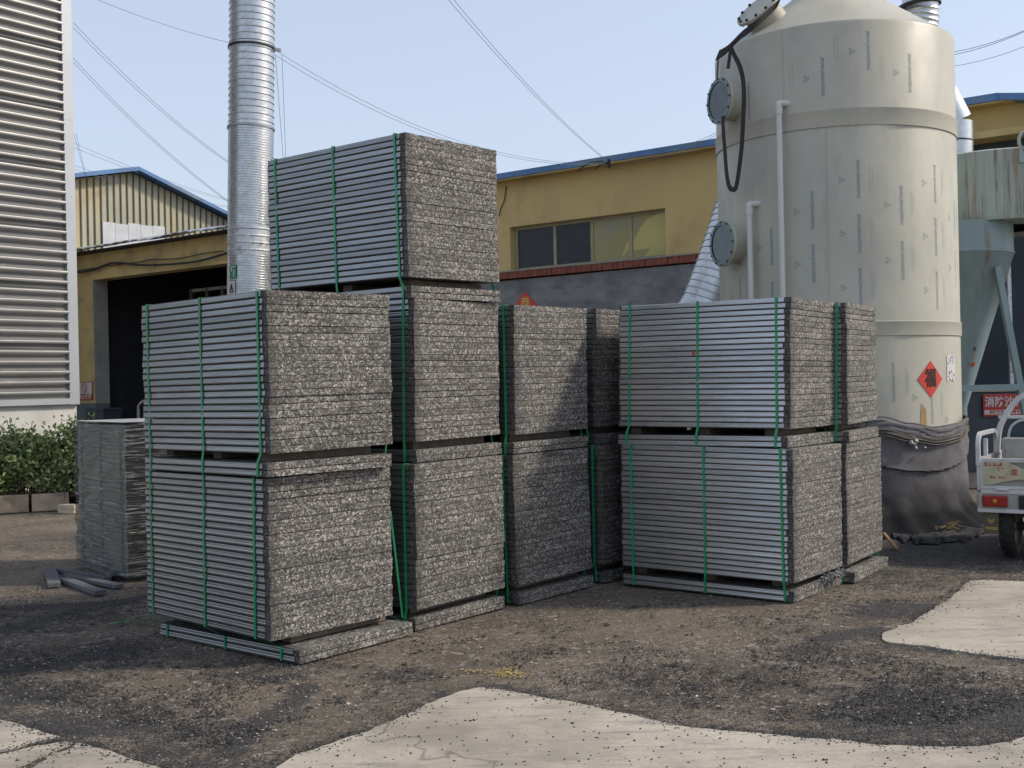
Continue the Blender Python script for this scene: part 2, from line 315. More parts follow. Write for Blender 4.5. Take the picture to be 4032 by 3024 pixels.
M = dict(
 core=m_core(), steel=m_steel(), steel_dull_dim=m_steel('dull_dim_reflection_edge', .60), strap=simple('green_strap', (.018,.33,.13), .35, 0, .2, 20, 0),
 galv=m_galv(), galvr=m_galv('galvanised_rusty', True, .45), tank=m_tank(), ground=m_ground(), concrete=m_concrete(), cloth=m_cloth(),
 film=m_film(), leaf=m_leaf(), glass=m_film_glass(), hopper=m_hopper(),
 runner=simple('runner_wood', (.14,.115,.09), .85, 0, .4, 12, .5, 60, True),
 siding=simple('corrugated_siding', (.235,.235,.232), .42, .35, .12, 1.2, .06, 20, False, (1,1,6), (.36,.34,.31), 2.5, .55, .8),
 trim=simple('grey_trim', (.48,.50,.53), .4, .3, .08, 1, .03),
 plaster=simple('white_plaster', (.62,.61,.58), .85, 0, .12, 2, .35, 30, False, (1,1,1), (.42,.39,.34), 1.5, .5, .8),
 yellow=simple('yellow_render', (.58,.43,.185), .85, 0, .10, .8, .2, 40, False, (1,1,.6), (.33,.25,.12), .9, .52, .8),
 yellow2=simple('faded_yellow_render', (.54,.40,.17), .85, 0, .16, 1.2, .2, 40, False, (1,1,1), (.26,.21,.13), 1.3, .5, .72),
 greywall=simple('grey_cement_render', (.215,.215,.218), .9, 0, .32, 1.6, .4, 25, False, (1,1,2), (.10,.10,.115), 1.8, .5, .7),
 dado=simple('grey_dado', (.13,.155,.165), .8, 0, .2, 1.5, .1),
 jamb=simple('bare_concrete_reveal', (.34,.33,.29), .85, 0, .2, 2.5, .2),
 brick=simple('red_brick', (.24,.075,.05), .85, 0, .35, 6, .4, 40, True),
 mortar=simple('mortar', (.30,.28,.25), .9, 0, .2, 8, .3),
 blue=simple('blue_roof_paint', (.085,.19,.38), .45, .1, .2, 1.5, .05, 20, False, (1,1,1), (.16,.22,.27), .7, .52, .62),
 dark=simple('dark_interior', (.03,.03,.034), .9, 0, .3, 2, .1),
 black=simple('black_rubber', (.018,.017,.02), .55, 0, .3, 8, .1),
 clad=simple('old_yellow_cladding', (.40,.385,.28), .6, .1, .22, .5, .1, 20, False, (1,1,.5), (.48,.33,.14), .45, .48, .62),
 cladnew=simple('grey_white_patch_sheet', (.52,.54,.57), .5, .1, .15, 3, .1),
 rib=simple('dark_rib', (.10,.10,.075), .6, .1, .3, 3, 0),
 tin=simple('tin_canopy', (.42,.45,.48), .45, .5, .25, 2, .1),
 pvc=simple('pvc_pipe', (.60,.595,.57), .35, 0, .06, 3, 0),
 teal=simple('pale_teal_paint', (.215,.29,.31), .5, .1, .12, 2, .08, 40, False, (4,4,.6), (.20,.13,.08), 1.4, .62, .74),
 slate=simple('dark_slate_paint', (.050,.066,.082), .6, .1, .2, 2, .08),
 red=simple('red_sign', (.40,.035,.028), .5, 0, .1, 8, 0), redp=simple('red_paper', (.60,.045,.03), .5, 0, .08, 8, 0), gold=simple('gold_print', (.62,.42,.10), .45, 0, .1, 10, 0),
 white=simple('white_paint', (.58,.58,.56), .5, 0, .1, 6, 0), ink=simple('black_ink', (.03,.02,.02), .6, 0, .1, 10, 0),
 blueink=simple('blue_print', (.15,.265,.335), .6, 0, .2, 10, 0), blueink2=simple('blue_print_worn', (.27,.33,.32), .6, 0, .2, 10, 0), blueink3=simple('blue_print_faint', (.36,.42,.38), .6, 0, .1, 10, 0),
 greensign=simple('green_sticker', (.03,.25,.13), .5, 0, .1, 8, 0),
 alum=simple('white_silver_paint', (.62,.63,.64), .35, .3, .12, 6, .05, 40, False, (1,1,1), (.25,.23,.20), 3, .56, .75),
 bedp=simple('cream_panel', (.36,.355,.33), .55, 0, .2, 5, .1, 30, False, (1,1,1), (.20,.18,.15), 3, .5, .75),
 lamp=simple('tail_lamp_red', (.34,.02,.018), .2, 0, .2, 30, .1), amber=simple('lamp_amber', (.55,.22,.02), .2, 0, .2, 20, 0),
 tyre=simple('tyre_rubber', (.025,.024,.023), .85, 0, .3, 20, .2), rim=simple('wheel_rim', (.20,.19,.17), .6, .3, .3, 10, .1),
 flap=simple('brown_mud_flap', (.13,.115,.08), .8, 0, .3, 6, .2),
 lstone=simple('light_stone', (.50,.43,.33), .9, 0, .15, 5, .4), stone=simple('kerb_stone', (.40,.315,.23), .9, 0, .3, 5, .5, 40, True, (1,1,1), (.15,.12,.10), 3, .5, .7),
 offcut=simple('weathered_offcut', (.13,.133,.145), .85, 0, .4, 6, .5, 60, True, (1,8,1)),
 wire=simple('wire', (.17,.19,.22), .7, 0, .1, 5, 0), cable=simple('black_cable', (.03,.03,.033), .7, 0, .1, 5, 0),
 stick=simple('wooden_stick', (.30,.17,.08), .8, 0, .2, 9, .2), straw=simple('dry_straw', (.30,.22,.10), .9, 0, .3, 9, 0),
 bark=simple('stem_bark', (.09,.065,.045), .9, 0, .3, 9, .3), chipd=simple('black_chip', (.022,.022,.025), .8, 0, .5, 30, .2), chipw=m_gravel(),
 paintmark=simple('yellow_paint_spill', (.42,.31,.075), .8, 0, .3, 12, .2),
 winyel=simple('yellow_filmed_pane', (.34,.30,.13), .35, 0, .12, 1.2, .05, 20, False, (1,1,1), (.27,.27,.19), .8, .5, .62),
 windark=simple('dark_wired_glass', (.022,.03,.04), .25, 0, .3, 4, .25, 12, False, (1,1,8)),
 frame=simple('window_frame', (.33,.29,.18), .6, .1, .2, 4, .1), film_in=simple('film_grey', (.085,.088,.09), .5, .2, .3, 8, .2),
)

def text_mesh(body, size, offset=0, shear=0, align='CENTER'):
    c = bpy.data.curves.new('lettering', 'FONT'); c.body = body; c.size = size; c.offset = offset; c.shear = shear; c.align_x = align; c.align_y = 'CENTER'; c.resolution_u = 3
    o = bpy.data.objects.new('lettering', c); COL.objects.link(o)
    me = bpy.data.meshes.new_from_object(o.evaluated_get(bpy.context.evaluated_depsgraph_get()))
    bpy.data.objects.remove(o); bpy.data.curves.remove(c)
    vs = [v.co.copy() for v in me.vertices]; fs = [tuple(p.vertices) for p in me.polygons]; bpy.data.meshes.remove(me)
    return vs, fs
def text_on(mb, body, size, origin, ux, uy, mi=0, offset=0, shear=0, sx=1.0):
    vs, fs = text_mesh(body, size, offset, shear); o = Vector(origin); ux = Vector(ux); uy = Vector(uy)
    mb.add([o+ux*v.x*sx+uy*v.y for v in vs], fs, mi)

# ================================================================== GROUND
P1 = [(1095,3024),(1169,2975),(1420,2893),(1563,2836),(1678,2778),(1814,2727),(1895,2710),(2058,2734),(2288,2775),(2534,2830),(2698,2867),(3000,2893),(3150,2908),(3349,2922),(3448,2937),(3647,2946),(3786,2945),(3925,2935),(3975,2925),(4009,2912),(4032,2895),(4250,2850)]
P2a = [(-260,2800),(0,2834),(65,2851),(109,2869),(234,2904),(150,2925),(0,2962),(-300,3010)]
P2b = [(-300,3026),(0,2975),(150,2940),(258,2926),(300,2930),(230,2960),(120,3000),(60,3024),(20,3060),(-300,3140)]
P2c = [(100,3040),(150,3010),(190,2985),(262,2958),(308,2930),(398,2951),(477,2981),(617,3023),(760,3080),(900,3200),(0,3400),(0,3100)]
P3 = [(4400,2280),(4032,2292),(3900,2286),(3820,2289),(3771,2332),(3696,2386),(3582,2458),(3535,2466),(3530,2478),(3483,2493),(3470,2513),(3493,2530),(3647,2548),(3796,2570),(4032,2600),(4400,2650)]
def gpoly(px): return [gz(a, b).to_2d() for a, b in px]
p1 = gpoly(P1) + [Vector((6, 2.0)), Vector((6, .5)), Vector((-2.2, .5))]
p1[-4:] = [gz(4250,2850).to_2d(), Vector((4.6, 1.6)), Vector((4.6, -1)), Vector((-1.2, -1))]
polys = [p1, gpoly(P2a), gpoly(P2b), gpoly(P2c), gpoly(P3)]
def segd(p, a, b):
    ab = b-a; t = max(0, min(1, (p-a).dot(ab)/max(ab.length_squared, 1e-9))); return (p-a-ab*t).length
def dpoly(p, poly): return min(segd(p, poly[i], poly[(i+1) % len(poly)]) for i in range(len(poly)))
soot_shade_spots = [(3750,2790,.9,.45),(3500,2880,.6,.35),(3950,2700,.5,.3),(3300,2560,.6,.3),(3050,2640,.4,.25),(100,2740,.5,.5),(300,2850,.5,.45),(700,2930,.4,.4),(900,3000,.3,.3),(1600,2660,.25,.3),
              (3400,2250,1.2,.35),(3700,2150,1.5,.6),(1100,2640,.4,.35),(500,2560,.5,.3),(2600,2700,.5,.3),(3550,2400,.5,.5),(2100,2560,.3,.2),(250,2420,.8,.35),(60,2600,.6,.3)]  # black crumbs, plus tree shadows put into the soil colour
pale_sun_spots = [(2650,2430,.55,.9),(2450,2480,.4,.7),(2900,2450,.3,.5),(1300,2800,.45,.5),(600,2650,.5,.5),(1900,2620,.6,.45),(3400,2700,.35,.7),(3700,2650,.3,.5),(200,2250,1.5,.55),(1500,2560,.3,.4),(3550,2290,.4,.5),(0,2100,1.5,.5)]  # pale soil, plus a sunlit patch put into its colour
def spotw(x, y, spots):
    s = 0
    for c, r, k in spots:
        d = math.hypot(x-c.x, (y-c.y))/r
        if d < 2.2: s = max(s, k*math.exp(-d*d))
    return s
SS = [(gz(a, b), r, k*2) for a, b, r, k in soot_shade_spots]; PS = [(gz(a, b), r, k) for a, b, r, k in pale_sun_spots]
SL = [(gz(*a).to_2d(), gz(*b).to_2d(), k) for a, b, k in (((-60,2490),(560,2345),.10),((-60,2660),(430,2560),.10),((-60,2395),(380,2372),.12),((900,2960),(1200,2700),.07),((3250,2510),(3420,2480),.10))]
def axis(lo, hi, st, far):
    a = []; x = lo
    while x <= hi+1e-6: a.append(x); x += st
    l = [lo]; s = st
    while l[-1] > -far: s *= 1.5; l.append(l[-1]-s)
    h = [a[-1]]; s = st
    while h[-1] < far: s *= 1.5; h.append(h[-1]+s)
    return l[:0:-1] + a + h[1:]
xs = axis(-7.5, 6.5, .12, 600); ys = axis(3.0, 17, .12, 600)
gm = MB(); nx = len(xs); soot_shade_vals = []; palev = []
for y in ys:
    for x in xs:
        near = -7.6 < x < 6.6 and 2.9 < y < 17.1; z = 0
        so_ = pa_ = 0
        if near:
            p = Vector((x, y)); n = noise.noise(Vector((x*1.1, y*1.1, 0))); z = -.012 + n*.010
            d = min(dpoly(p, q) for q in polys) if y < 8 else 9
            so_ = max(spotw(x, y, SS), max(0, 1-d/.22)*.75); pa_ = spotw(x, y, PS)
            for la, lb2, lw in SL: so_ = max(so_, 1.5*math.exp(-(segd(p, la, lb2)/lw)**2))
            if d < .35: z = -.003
        gm.v.append((x, y, z)); soot_shade_vals.append(so_); palev.append(pa_)
for j in range(len(ys)-1):
    for i in range(nx-1):
        gm.f.append((j*nx+i, j*nx+i+1, (j+1)*nx+i+1, (j+1)*nx+i)); gm.m.append(0); gm.sm.append(True)
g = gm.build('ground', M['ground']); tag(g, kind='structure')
for nm, vals in (('soot', soot_shade_vals), ('pale', palev)):
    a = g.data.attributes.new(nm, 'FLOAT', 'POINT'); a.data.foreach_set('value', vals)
def inside(p, poly):
    c = False; n = len(poly)
    for i in range(n):
        a, b = poly[i], poly[(i+1) % n]
        if (a.y > p.y) != (b.y > p.y) and p.x < (b.x-a.x)*(p.y-a.y)/(b.y-a.y)+a.x: c = not c
    return c
def slab(poly, name):
    pts = []
    for i in range(len(poly)):
        a, b = poly[i], poly[(i+1) % len(poly)]; n = max(1, min(60, int((b-a).length/.035)))
        nm = Vector((-(b-a).y, (b-a).x)).normalized()
        for k in range(n):
            q = a+(b-a)*(k/n); e = noise.noise(Vector((q.x*7, q.y*7, 3)))*.016+noise.noise(Vector((q.x*25, q.y*25, 5)))*.016
            pts.append(q+nm*e)
    bm = bmesh.new(); vs = [bm.verts.new((q.x, q.y, .006)) for q in pts]; f = bm.faces.new(vs); f.normal_update()
    if f.normal.z < 0: f.normal_flip()
    r = bmesh.ops.extrude_face_region(bm, geom=[f]); nv = [e for e in r['geom'] if isinstance(e, bmesh.types.BMVert)]
    for v in vs: v.co.z = -.05
    bmesh.ops.triangulate(bm, faces=bm.faces[:]); bmesh.ops.recalc_face_normals(bm, faces=bm.faces[:])
    me = bpy.data.meshes.new(name); bm.to_mesh(me); bm.free(); me.materials.append(M['concrete'])
    o = bpy.data.objects.new(name, me); COL.objects.link(o); tag(o, kind='structure'); return o
for q in polys: slab(q, 'concrete_paving')
# yellow paint spill on the soil
mb = MB()
for k in range(170):
    c = gz(random.gauss(1990, 36), random.gauss(2652, 9)) if k < 140 else gz(random.gauss(1850, 40), random.gauss(2645, 4)); r = random.uniform(.002, .010); n = 7
    mb.add([(c.x+r*random.uniform(.6,1.2)*math.cos(6.283*i/n), c.y+r*random.uniform(.6,1.2)*math.sin(6.283*i/n), .0035+k*2e-5) for i in range(n)], [tuple(range(n))])
tag(mb.build('ground_paint_mark', M['paintmark']), kind='structure')
# loose debris
def chip(mb, c, r, h):
    n = 5; a0 = random.uniform(0, 6); el = random.uniform(.35, 1)
    ring = []
    for i in range(n):
        a = 6.283*i/n; x = r*random.uniform(.7,1.2)*math.cos(a); y = r*el*random.uniform(.7,1.2)*math.sin(a)
        ring.append((c.x+x*math.cos(a0)-y*math.sin(a0), c.y+x*math.sin(a0)+y*math.cos(a0), c.z+random.uniform(0, h*.3)))
    top = (c.x+random.uniform(-.3,.3)*r, c.y+random.uniform(-.3,.3)*r, c.z+h)
    mb.add(ring+[top], [(i, (i+1) % n, n) for i in range(n)])
md = MB(); mw = MB(); k = 0
for q in polys:
    for i in range(len(q)):
        a, b = q[i], q[(i+1) % len(q)]
        if min(a.y, b.y) < 2.5: continue
        nrm = Vector((-(b-a).y, (b-a).x)).normalized()
        for _ in range(int((b-a).length*520)):
            if random.random() > .35+1.6*noise.noise(Vector((a.x*2+_*.004, b.y*2, 6))): continue
            off = random.gauss(0, .030)*(1 if random.random() < .8 else 2.5); c = a.lerp(b, random.random())+nrm*(off+.03*noise.noise(Vector((a.x*3, b.y*3, 1)))); chip(md, Vector((c.x, c.y, .005)), random.uniform(.002, .009), random.uniform(.002, .007))
while k < 100000:
    px = random.uniform(-50, 4080); py = 1990+1060*random.random()**.75; p = gz(px, py); p.z = 0
    if p.y > 17: continue
    ins = any(inside(p.to_2d(), q) for q in polys) if p.y < 8 else False
    so_ = max(spotw(p.x, p.y, SS), 0)
    if not ins and p.y < 8:
        so_ = max(so_, .9*max(0, 1-min(dpoly(p.to_2d(), q) for q in polys)/.25))
    clump = noise.noise(Vector((p.x*2.2, p.y*2.2, 9)))+so_*1.2
    k += 1
    if ins and random.random() > .022: continue
    p.z = .006 if ins else -.006
    if random.random() < .80:
        c2 = clump+.9*noise.noise(Vector((p.x*7, p.y*9, 4)))
        if c2 < random.uniform(.0, .75) and not ins: continue
        chip(md, p, random.uniform(.002, .010)*(1 if ins or random.random()<.95 else 2.4), random.uniform(.002, .009))
    elif (not ins or random.random() < .2) and random.random() < .6: chip(mw, p, random.choice((1,1,1,1.9))*random.uniform(.0025, .0075), random.uniform(.003, .008))
tag(md.build('dark_debris', M['chipd']), 'black rubber and plastic crumbs scattered over the yard soil', 'debris', kind='stuff')
tag(mw.build('pale_gravel', M['chipw']), 'pale stone and plastic chips scattered over the yard soil', 'gravel', kind='stuff')

# ================================================================== BOARD BUNDLES
W_, L_, TH = .931, 1.409, .9432/23
BASEH, GAP = 2*TH, .0553
UNIT = .0825+.0553+.9432
cores = []
def core_mesh(seed):
    rnd = random.Random(seed); mb = MB(); n = 26; z0, z1 = .0006, TH-(.0036 if seed % 3 == 0 else .0016); x0, x1 = .006, W_-.006
    xs_ = [x0+(x1-x0)*i/n for i in range(n+1)]; lo = []; hi = []
    for i, x in enumerate(xs_):
        e = rnd.uniform(-.0010, .0010)
        lo.append((x, e+.0008, z0+rnd.uniform(0, .0005))); hi.append((x, e+rnd.uniform(0,.0006), z1-rnd.uniform(0, .0007)*(1.5 if rnd.random()<.2 else 1)))
    o = 0; vs = lo+hi+[(x, L_, z0) for x in (x0, x1)]+[(x, L_, z1) for x in (x0, x1)]; N = n+1
    # tiny chamfer look through a mid line pushed outward
    mid = [(a[0], min(a[1], b[1])-.0006, (a[2]+b[2])/2) for a, b in zip(lo, hi)]; vs += mid; mo = 2*N+4
    fs = []
    for i in range(n): fs += [(i, i+1, mo+i+1, mo+i), (mo+i, mo+i+1, N+i+1, N+i)]
    fs.append(tuple([N+i for i in range(N)]+[2*N+3, 2*N+2])); fs.append(tuple([i for i in range(n, -1, -1)]+[2*N, 2*N+1]))
    fs += [(0, mo, N, 2*N+2, 2*N), (n, 2*N+1, 2*N+3, N+n, mo+n), (2*N, 2*N+2, 2*N+3, 2*N+1)]
    mb.add(vs, fs); me = bpy.data.meshes.new('panel'); me.from_pydata(mb.v, [], mb.f); me.materials.append(M['core']); me.update(); return me
cores = [core_mesh(i) for i in range(8)]
def steel_mesh(y0, y1, seed, mat='steel'):
    t = TH; prof = [(.016,t-.0018),(.004,t-.0018),(-.0012,t-.0030),(-.0036,t-.0060),(-.0042,t-.0105),(-.0030,t*.56),(-.0048,t*.46),(-.0054,.0085),(-.0048,.0056),(-.002,.0040),(.005,.0034),(.016,.0034)]
    mb = MB(); n = len(prof)
    for sgn, xo in ((1, .003), (-1, W_-.003)):
        vs = [(xo+sgn*x, y0, z) for x, z in prof]+[(xo+sgn*x, y1, z) for x, z in prof]
        fs = [(i, i+1, n+i+1, n+i) if sgn < 0 else (i+1, i, n+i, n+i+1) for i in range(n-1)]
        mb.add(vs, fs, 0, True); mb.add(vs[:n], [tuple(range(n))]); mb.add(vs[n:], [tuple(range(n))])
    me = bpy.data.meshes.new('steel_edge'); me.from_pydata(mb.v, [], mb.f); me.polygons.foreach_set('use_smooth', mb.sm); me.materials.append(M[mat]); me.update()
    me.set_sharp_from_angle(angle=R_(50)); return me
steels = [steel_mesh(.040+.004*i, L_-.010-.003*i, i) for i in range(4)]
steels_dull_dim = [steel_mesh(.040+.004*i, L_-.010-.003*i, i, 'steel_dull_dim') for i in range(4)]  # dirtier steel, with its dim reflected surroundings also put into the colour
POSE = {
'A0b':(-1.261,6.566,0.8754,-0.0006,-0.0005,0.0030,-0.0063,-0.0015),'A0':(-1.429,6.579,0.8095,0.0067,-0.0058,0.0070,-0.0044,-0.0096),
'A1b':(-1.413,6.504,0.7985,-0.0012,-0.0005,0.0007,-0.0057,0.0028),'A1':(-1.393,6.523,0.8192,-0.0017,0.0012,0.0084,-0.0051,-0.0038),
'B0b':(-0.662,7.365,0.9005,0.0,0.0,-0.0011,0.0,0.0003),'B0':(-0.648,7.364,0.9123,0.0032,-0.0035,0.0011,0.0,-0.0019),
'B1b':(-0.639,7.435,0.9337,0.0,0.0001,0.0,0.0,0.0044),'B1':(-0.642,7.454,0.9398,0.0138,0.0042,0.0040,0.0,0.0010),
'B2b':(-0.650,7.446,0.8936,0.0006,0.0001,0.0111,0.0,0.0001),'B2':(-0.661,7.441,0.8819,-0.0075,-0.0108,0.0111,0.0055,0.0001),
'C0b':(0.011,8.164,0.8826,0.0,0.0,-0.0022,0.0,-0.0001),'C0':(0.007,8.168,0.8834,-0.0178,-0.0015,0.0024,0.0,-0.0055),
'C1b':(-0.004,8.188,0.8912,0.0009,-0.0002,0.0044,0.0,-0.0014),'C1':(0.013,8.230,0.9009,0.0068,0.0027,0.0070,0.0,-0.0048),
'X0b':(0.698,8.985,0.9200,0.0,0.0,0.0,0.0,0.0),'X0':(0.688,8.986,0.9200,0.0051,0.0016,0.0,0.0,0.0035),
'X1b':(0.686,9.046,0.9200,0.0,0.0001,0.0,0.0,0.0088),'X1':(0.680,9.047,0.9200,-0.0039,-0.0004,0.0,0.0,0.0075),
'D0b':(1.951,8.032,0.9259,0.0,0.0,-0.0048,0.0075,-0.0024),'D0':(1.951,8.010,0.9259,0.0047,0.0046,-0.0090,0.0101,0.0007),
'D1b':(1.941,8.092,0.9269,0.0022,-0.0003,-0.0059,0.0,0.0068),'D1':(1.970,8.116,0.9436,0.0233,-0.0081,-0.0085,0.0078,0.0008),
'E0b':(2.591,8.742,0.9829,0.0,0.0,-0.0059,0.0,-0.0017),'E0':(2.548,8.767,0.9759,0.0063,-0.0034,-0.0042,0.0,-0.0047),
'E1b':(2.579,8.772,1.0233,0.0,0.0,-0.0031,0.0,-0.0004),'E1':(2.575,8.768,1.0230,0.0094,-0.0026,0.0044,0.0,-0.0050)}
def pose_pt(p, z0, x, y, zr):
    X, Y, th, lx, ly, tR, tL, dz = p; c, s = math.cos(th), math.sin(th)
    return Vector((X+lx*zr+x*c-y*s, Y+ly*zr+x*s+y*c, z0+dz+zr+tR*x+tL*y))
BL = {
'A0':'lower board bundle of the nearest left stack, its two base boards lying on the ground',
'A1':'upper board bundle of the nearest left stack, in front of the silver flue',
'B0':'bottom board bundle of the three-high stack, resting on the ground',
'B1':'middle board bundle of the three-high stack',
'B2':'topmost board bundle of the three-high stack, standing against the sky',
'C0':'lower board bundle of the stack just right of the three-high stack',
'C1':'upper board bundle just right of the three-high stack, half in shadow',
'X0':'lower board bundle in the dark gap left of the right front stack',
'X1':'upper board bundle in the dark gap left of the right front stack',
'D0':'lower board bundle of the right front stack with bright steel edges',
'D1':'upper board bundle of the right front stack, below the two white pipes',
'E0':'lower board bundle of the rightmost stack, beside the cloth-wrapped tank foot',
'E1':'upper board bundle of the rightmost stack, partly covering the pale tank'}
STR = (.105, .70, 1.325)
for key in BL:
    u = int(key[1]); z0 = u*UNIT; pb = POSE[key+'b']; pp = POSE[key]; rnd = random.Random(hash(key) % 1000 if False else sum(map(ord, key))*7)
    T = thing('board_bundle', BL[key], 'board bundle', (pb[0], pb[1], z0), pb[2], 'strapped bundles of steel-edged boards')
    Ti = Matrix.Translation((pb[0], pb[1], z0)) @ Matrix.Rotation(pb[2], 4, 'Z'); Tinv = Ti.inverted()
    def put(me_i, st_i, p, zb, zr, jx, jy, jr):
        c = bpy.data.objects.new('panel', cores[me_i]); COL.objects.link(c); c.parent = T
        X, Y, th, lx, ly, tR, tL, dz = p
        Rm = Matrix.Rotation(th+jr, 4, 'Z') @ Matrix.Rotation(-tR, 4, 'Y') @ Matrix.Rotation(tL, 4, 'X')
        Mw = Matrix.Translation(pose_pt(p, zb, jx, jy, zr)) @ Rm
        c.matrix_local = Tinv @ Mw
        s = bpy.data.objects.new('steel_edge', (steels if key[0] == 'D' else steels_dull_dim)[st_i]); COL.objects.link(s); s.parent = c
    for i in range(2): put(rnd.randrange(8), rnd.randrange(4), pb, z0, i*TH, rnd.uniform(-.003,.003), rnd.uniform(-.004,.004), rnd.uniform(-.002,.002))
    zb = z0+.0825+GAP; wx = wy = 0
    for i in range(23):
        wx = .75*wx+rnd.gauss(0, .0022); wy = .7*wy+rnd.gauss(0, .0017)+(rnd.gauss(0,.006) if rnd.random()<.12 else 0)
        put(rnd.randrange(8), rnd.randrange(4), pp, zb, i*TH, wx, wy, rnd.uniform(-.0022,.0022))
    # runners between the base boards and the body
    for y in ((.17, .70, 1.30) if key != 'A0' else (.22, .70, 1.33)):
        mb = MB(); x0 = .09 if key != 'A0' else .06; mb.box(x0+rnd.uniform(0,.04), y-.045, .0828, W_-rnd.uniform(.03,.10), y+.045, .0825+GAP-.001)
        mb.build('runner', M['runner'], T, .003)
    # straps
    top = 23*TH+.0012
    for y in STR:
        yj = y+rnd.uniform(-.03, .03); tw = rnd.uniform(-.012, .012); mb = MB()
        for side in (0, 1):
            fx = -.0058 if side == 0 else W_+.0058
            wp = [pose_pt(pb, z0, fx, yj+tw*2, .002), pose_pt(pb, z0, fx, yj+tw*2, .0815)]
            wp += [pose_pt(pp, zb, fx, yj+tw*(1-q), .9432*q) for q in (0, .25, .5, .75, 1)]
            c, s = math.cos(pp[2]), math.sin(pp[2]); n = Vector((-c, -s, 0))*(1 if side == 0 else -1)
            wp[-1].z += .001
            lp = [Tinv @ q for q in wp]; nl = (Tinv.to_3x3() @ n)*.0022
            mb.ribbon(lp, (Tinv.to_3x3() @ Vector((-s, c, 0)))*(.0088 if side == 0 else .0088), nl)
        a = Tinv @ (pose_pt(pp, zb, -.006, yj, top)); b = Tinv @ (pose_pt(pp, zb, W_+.006, yj, top))
        mb.ribbon([a, b], (Tinv.to_3x3() @ Vector((-s, c, 0)))*.0085, (0, 0, .0015))
        mb.build('strap', M['strap'], T)
mb = MB(); p_ = hit_plane(2729, 1391, pose_pt(POSE['D1'], UNIT+.138, -.0065, 0, 0), Vector((math.cos(.9436), math.sin(.9436), 0)))
mb.obox(Vector((0,0,0)), (-math.sin(.9436)*.010, math.cos(.9436)*.010, 0), (math.cos(.9436)*.0015, math.sin(.9436)*.0015, 0), (0,0,.014)); o = mb.build('red_paint_mark', M['redp'], [q for q in bpy.data.objects if q.name.startswith('board_bundle') and q.get('label') == BL['D1']][0]); o.matrix_parent_inverse = (Matrix.Translation((POSE['D1b'][0], POSE['D1b'][1], UNIT)) @ Matrix.Rotation(POSE['D1b'][2], 4, 'Z')).inverted(); o.location = p_
# loose strap ends
mb = MB(); a = at(1537,2010,7.30); b = gz(1585,2432,.085); pts = [a.lerp(b, i/6)+Vector((0, 0, -.0)) for i in range(7)]
mb.ribbon(pts, (.006,.002,0), (.001,-.002,0)); tag(mb.build('loose_strap', M['strap'], shift=tuple(b)), 'slack green strap slanting down in the gap behind the nearest left stack', 'strap')
mb = MB(); ps = [gz(435,2455,.01), gz(470,2449,.02), gz(510,2440,.012), gz(550,2425,.02), gz(600,2419,.01)]
mb.ribbon(ps, (.0,.011,0), (0,0,.0015)); tag(mb.build('strap_offcut', M['strap'], shift=tuple(ps[0])), 'short piece of green strap lying on the ground left of the nearest stack', 'strap')

# ================================================================== WRAPPED STACK (left)
nb = gz(500, 2290); lb = gz(306, 2231); L0 = (lb-nb).to_2d(); th = math.atan2(L0.y, L0.x)-math.pi/2; LW = L0.length; zt = 1.33
T = thing('wrapped_stack', 'stack of boards wrapped in clear stretch film left of the nearest stack', 'wrapped stack', (nb.x, nb.y, 0), th)
mb = MB(); rnd = random.Random(5)
for i in range(31):
    z = i*.0415+.02; jx = rnd.uniform(-.006,.006); jy = rnd.uniform(-.006,.006); mb.box(.02+jx, .02+jy, z, .93+jx, LW-.02+jy, z+.0395)
for fi in range(len(mb.f)): mb.m[fi] = 1 if fi % 6 in (2, 4) else 0
mb.build('board_pile', [simple('wrapped_steel', (.34,.345,.335), .4, .3, .25, 3, .1), simple('wrapped_chip', (.020,.020,.022), .8, 0, .6, 60, .3)], T)
for y in (.12, LW*.5, LW-.12):
    mb = MB(); mb.ribbon([(.010,y,.02),(.010,y,1.30)], (0,.009,0), (-.002,0,0)); mb.build('strap', M['strap'], T)
mb = MB(); n = 96; hs = 44; ring = []
def rr(a):   # rounded rectangle param
    t = a*4; k = int(t) % 4; q = t-int(t); w, l = .95, LW+.0
    return [(-.0+q*w, -.005), (w+.005, q*l), (w-q*w, l+.005), (-.005, l-q*l)][k]
for j in range(hs+1):
    z = .005+1.325*j/hs
    for i in range(n):
        x, y = rr(i/n); cx, cy = .47, LW/2; dx, dy = x-cx, y-cy; d = math.hypot(dx, dy)
        e = .012*noise.noise(Vector((x*3, y*3, z*9)))+.010*noise.noise(Vector((x*2+z*1.5, y*2, z*22)))+.004
        if z < .12: e += (.12-z)*.6*(.5+noise.noise(Vector((x*4, y*4, 2))))
        mb.v.append((x+dx/d*e, y+dy/d*e, z))
for j in range(hs):
    for i in range(n): mb.f.append((j*n+i, j*n+(i+1) % n, (j+1)*n+(i+1) % n, (j+1)*n+i)); mb.m.append(0); mb.sm.append(True)
# top skin, its white shine put into the colour
o = len(mb.v); mb.v.append((.47, LW/2, 1.345))
for i in range(n): mb.f.append((hs*n+i, hs*n+(i+1) % n, o)); mb.m.append(1); mb.sm.append(True)
mb.build('stretch_film', [M['film'], simple('film_top_shine', (.62,.64,.66), .2, 0, .2, 4, .8, 9)], T)

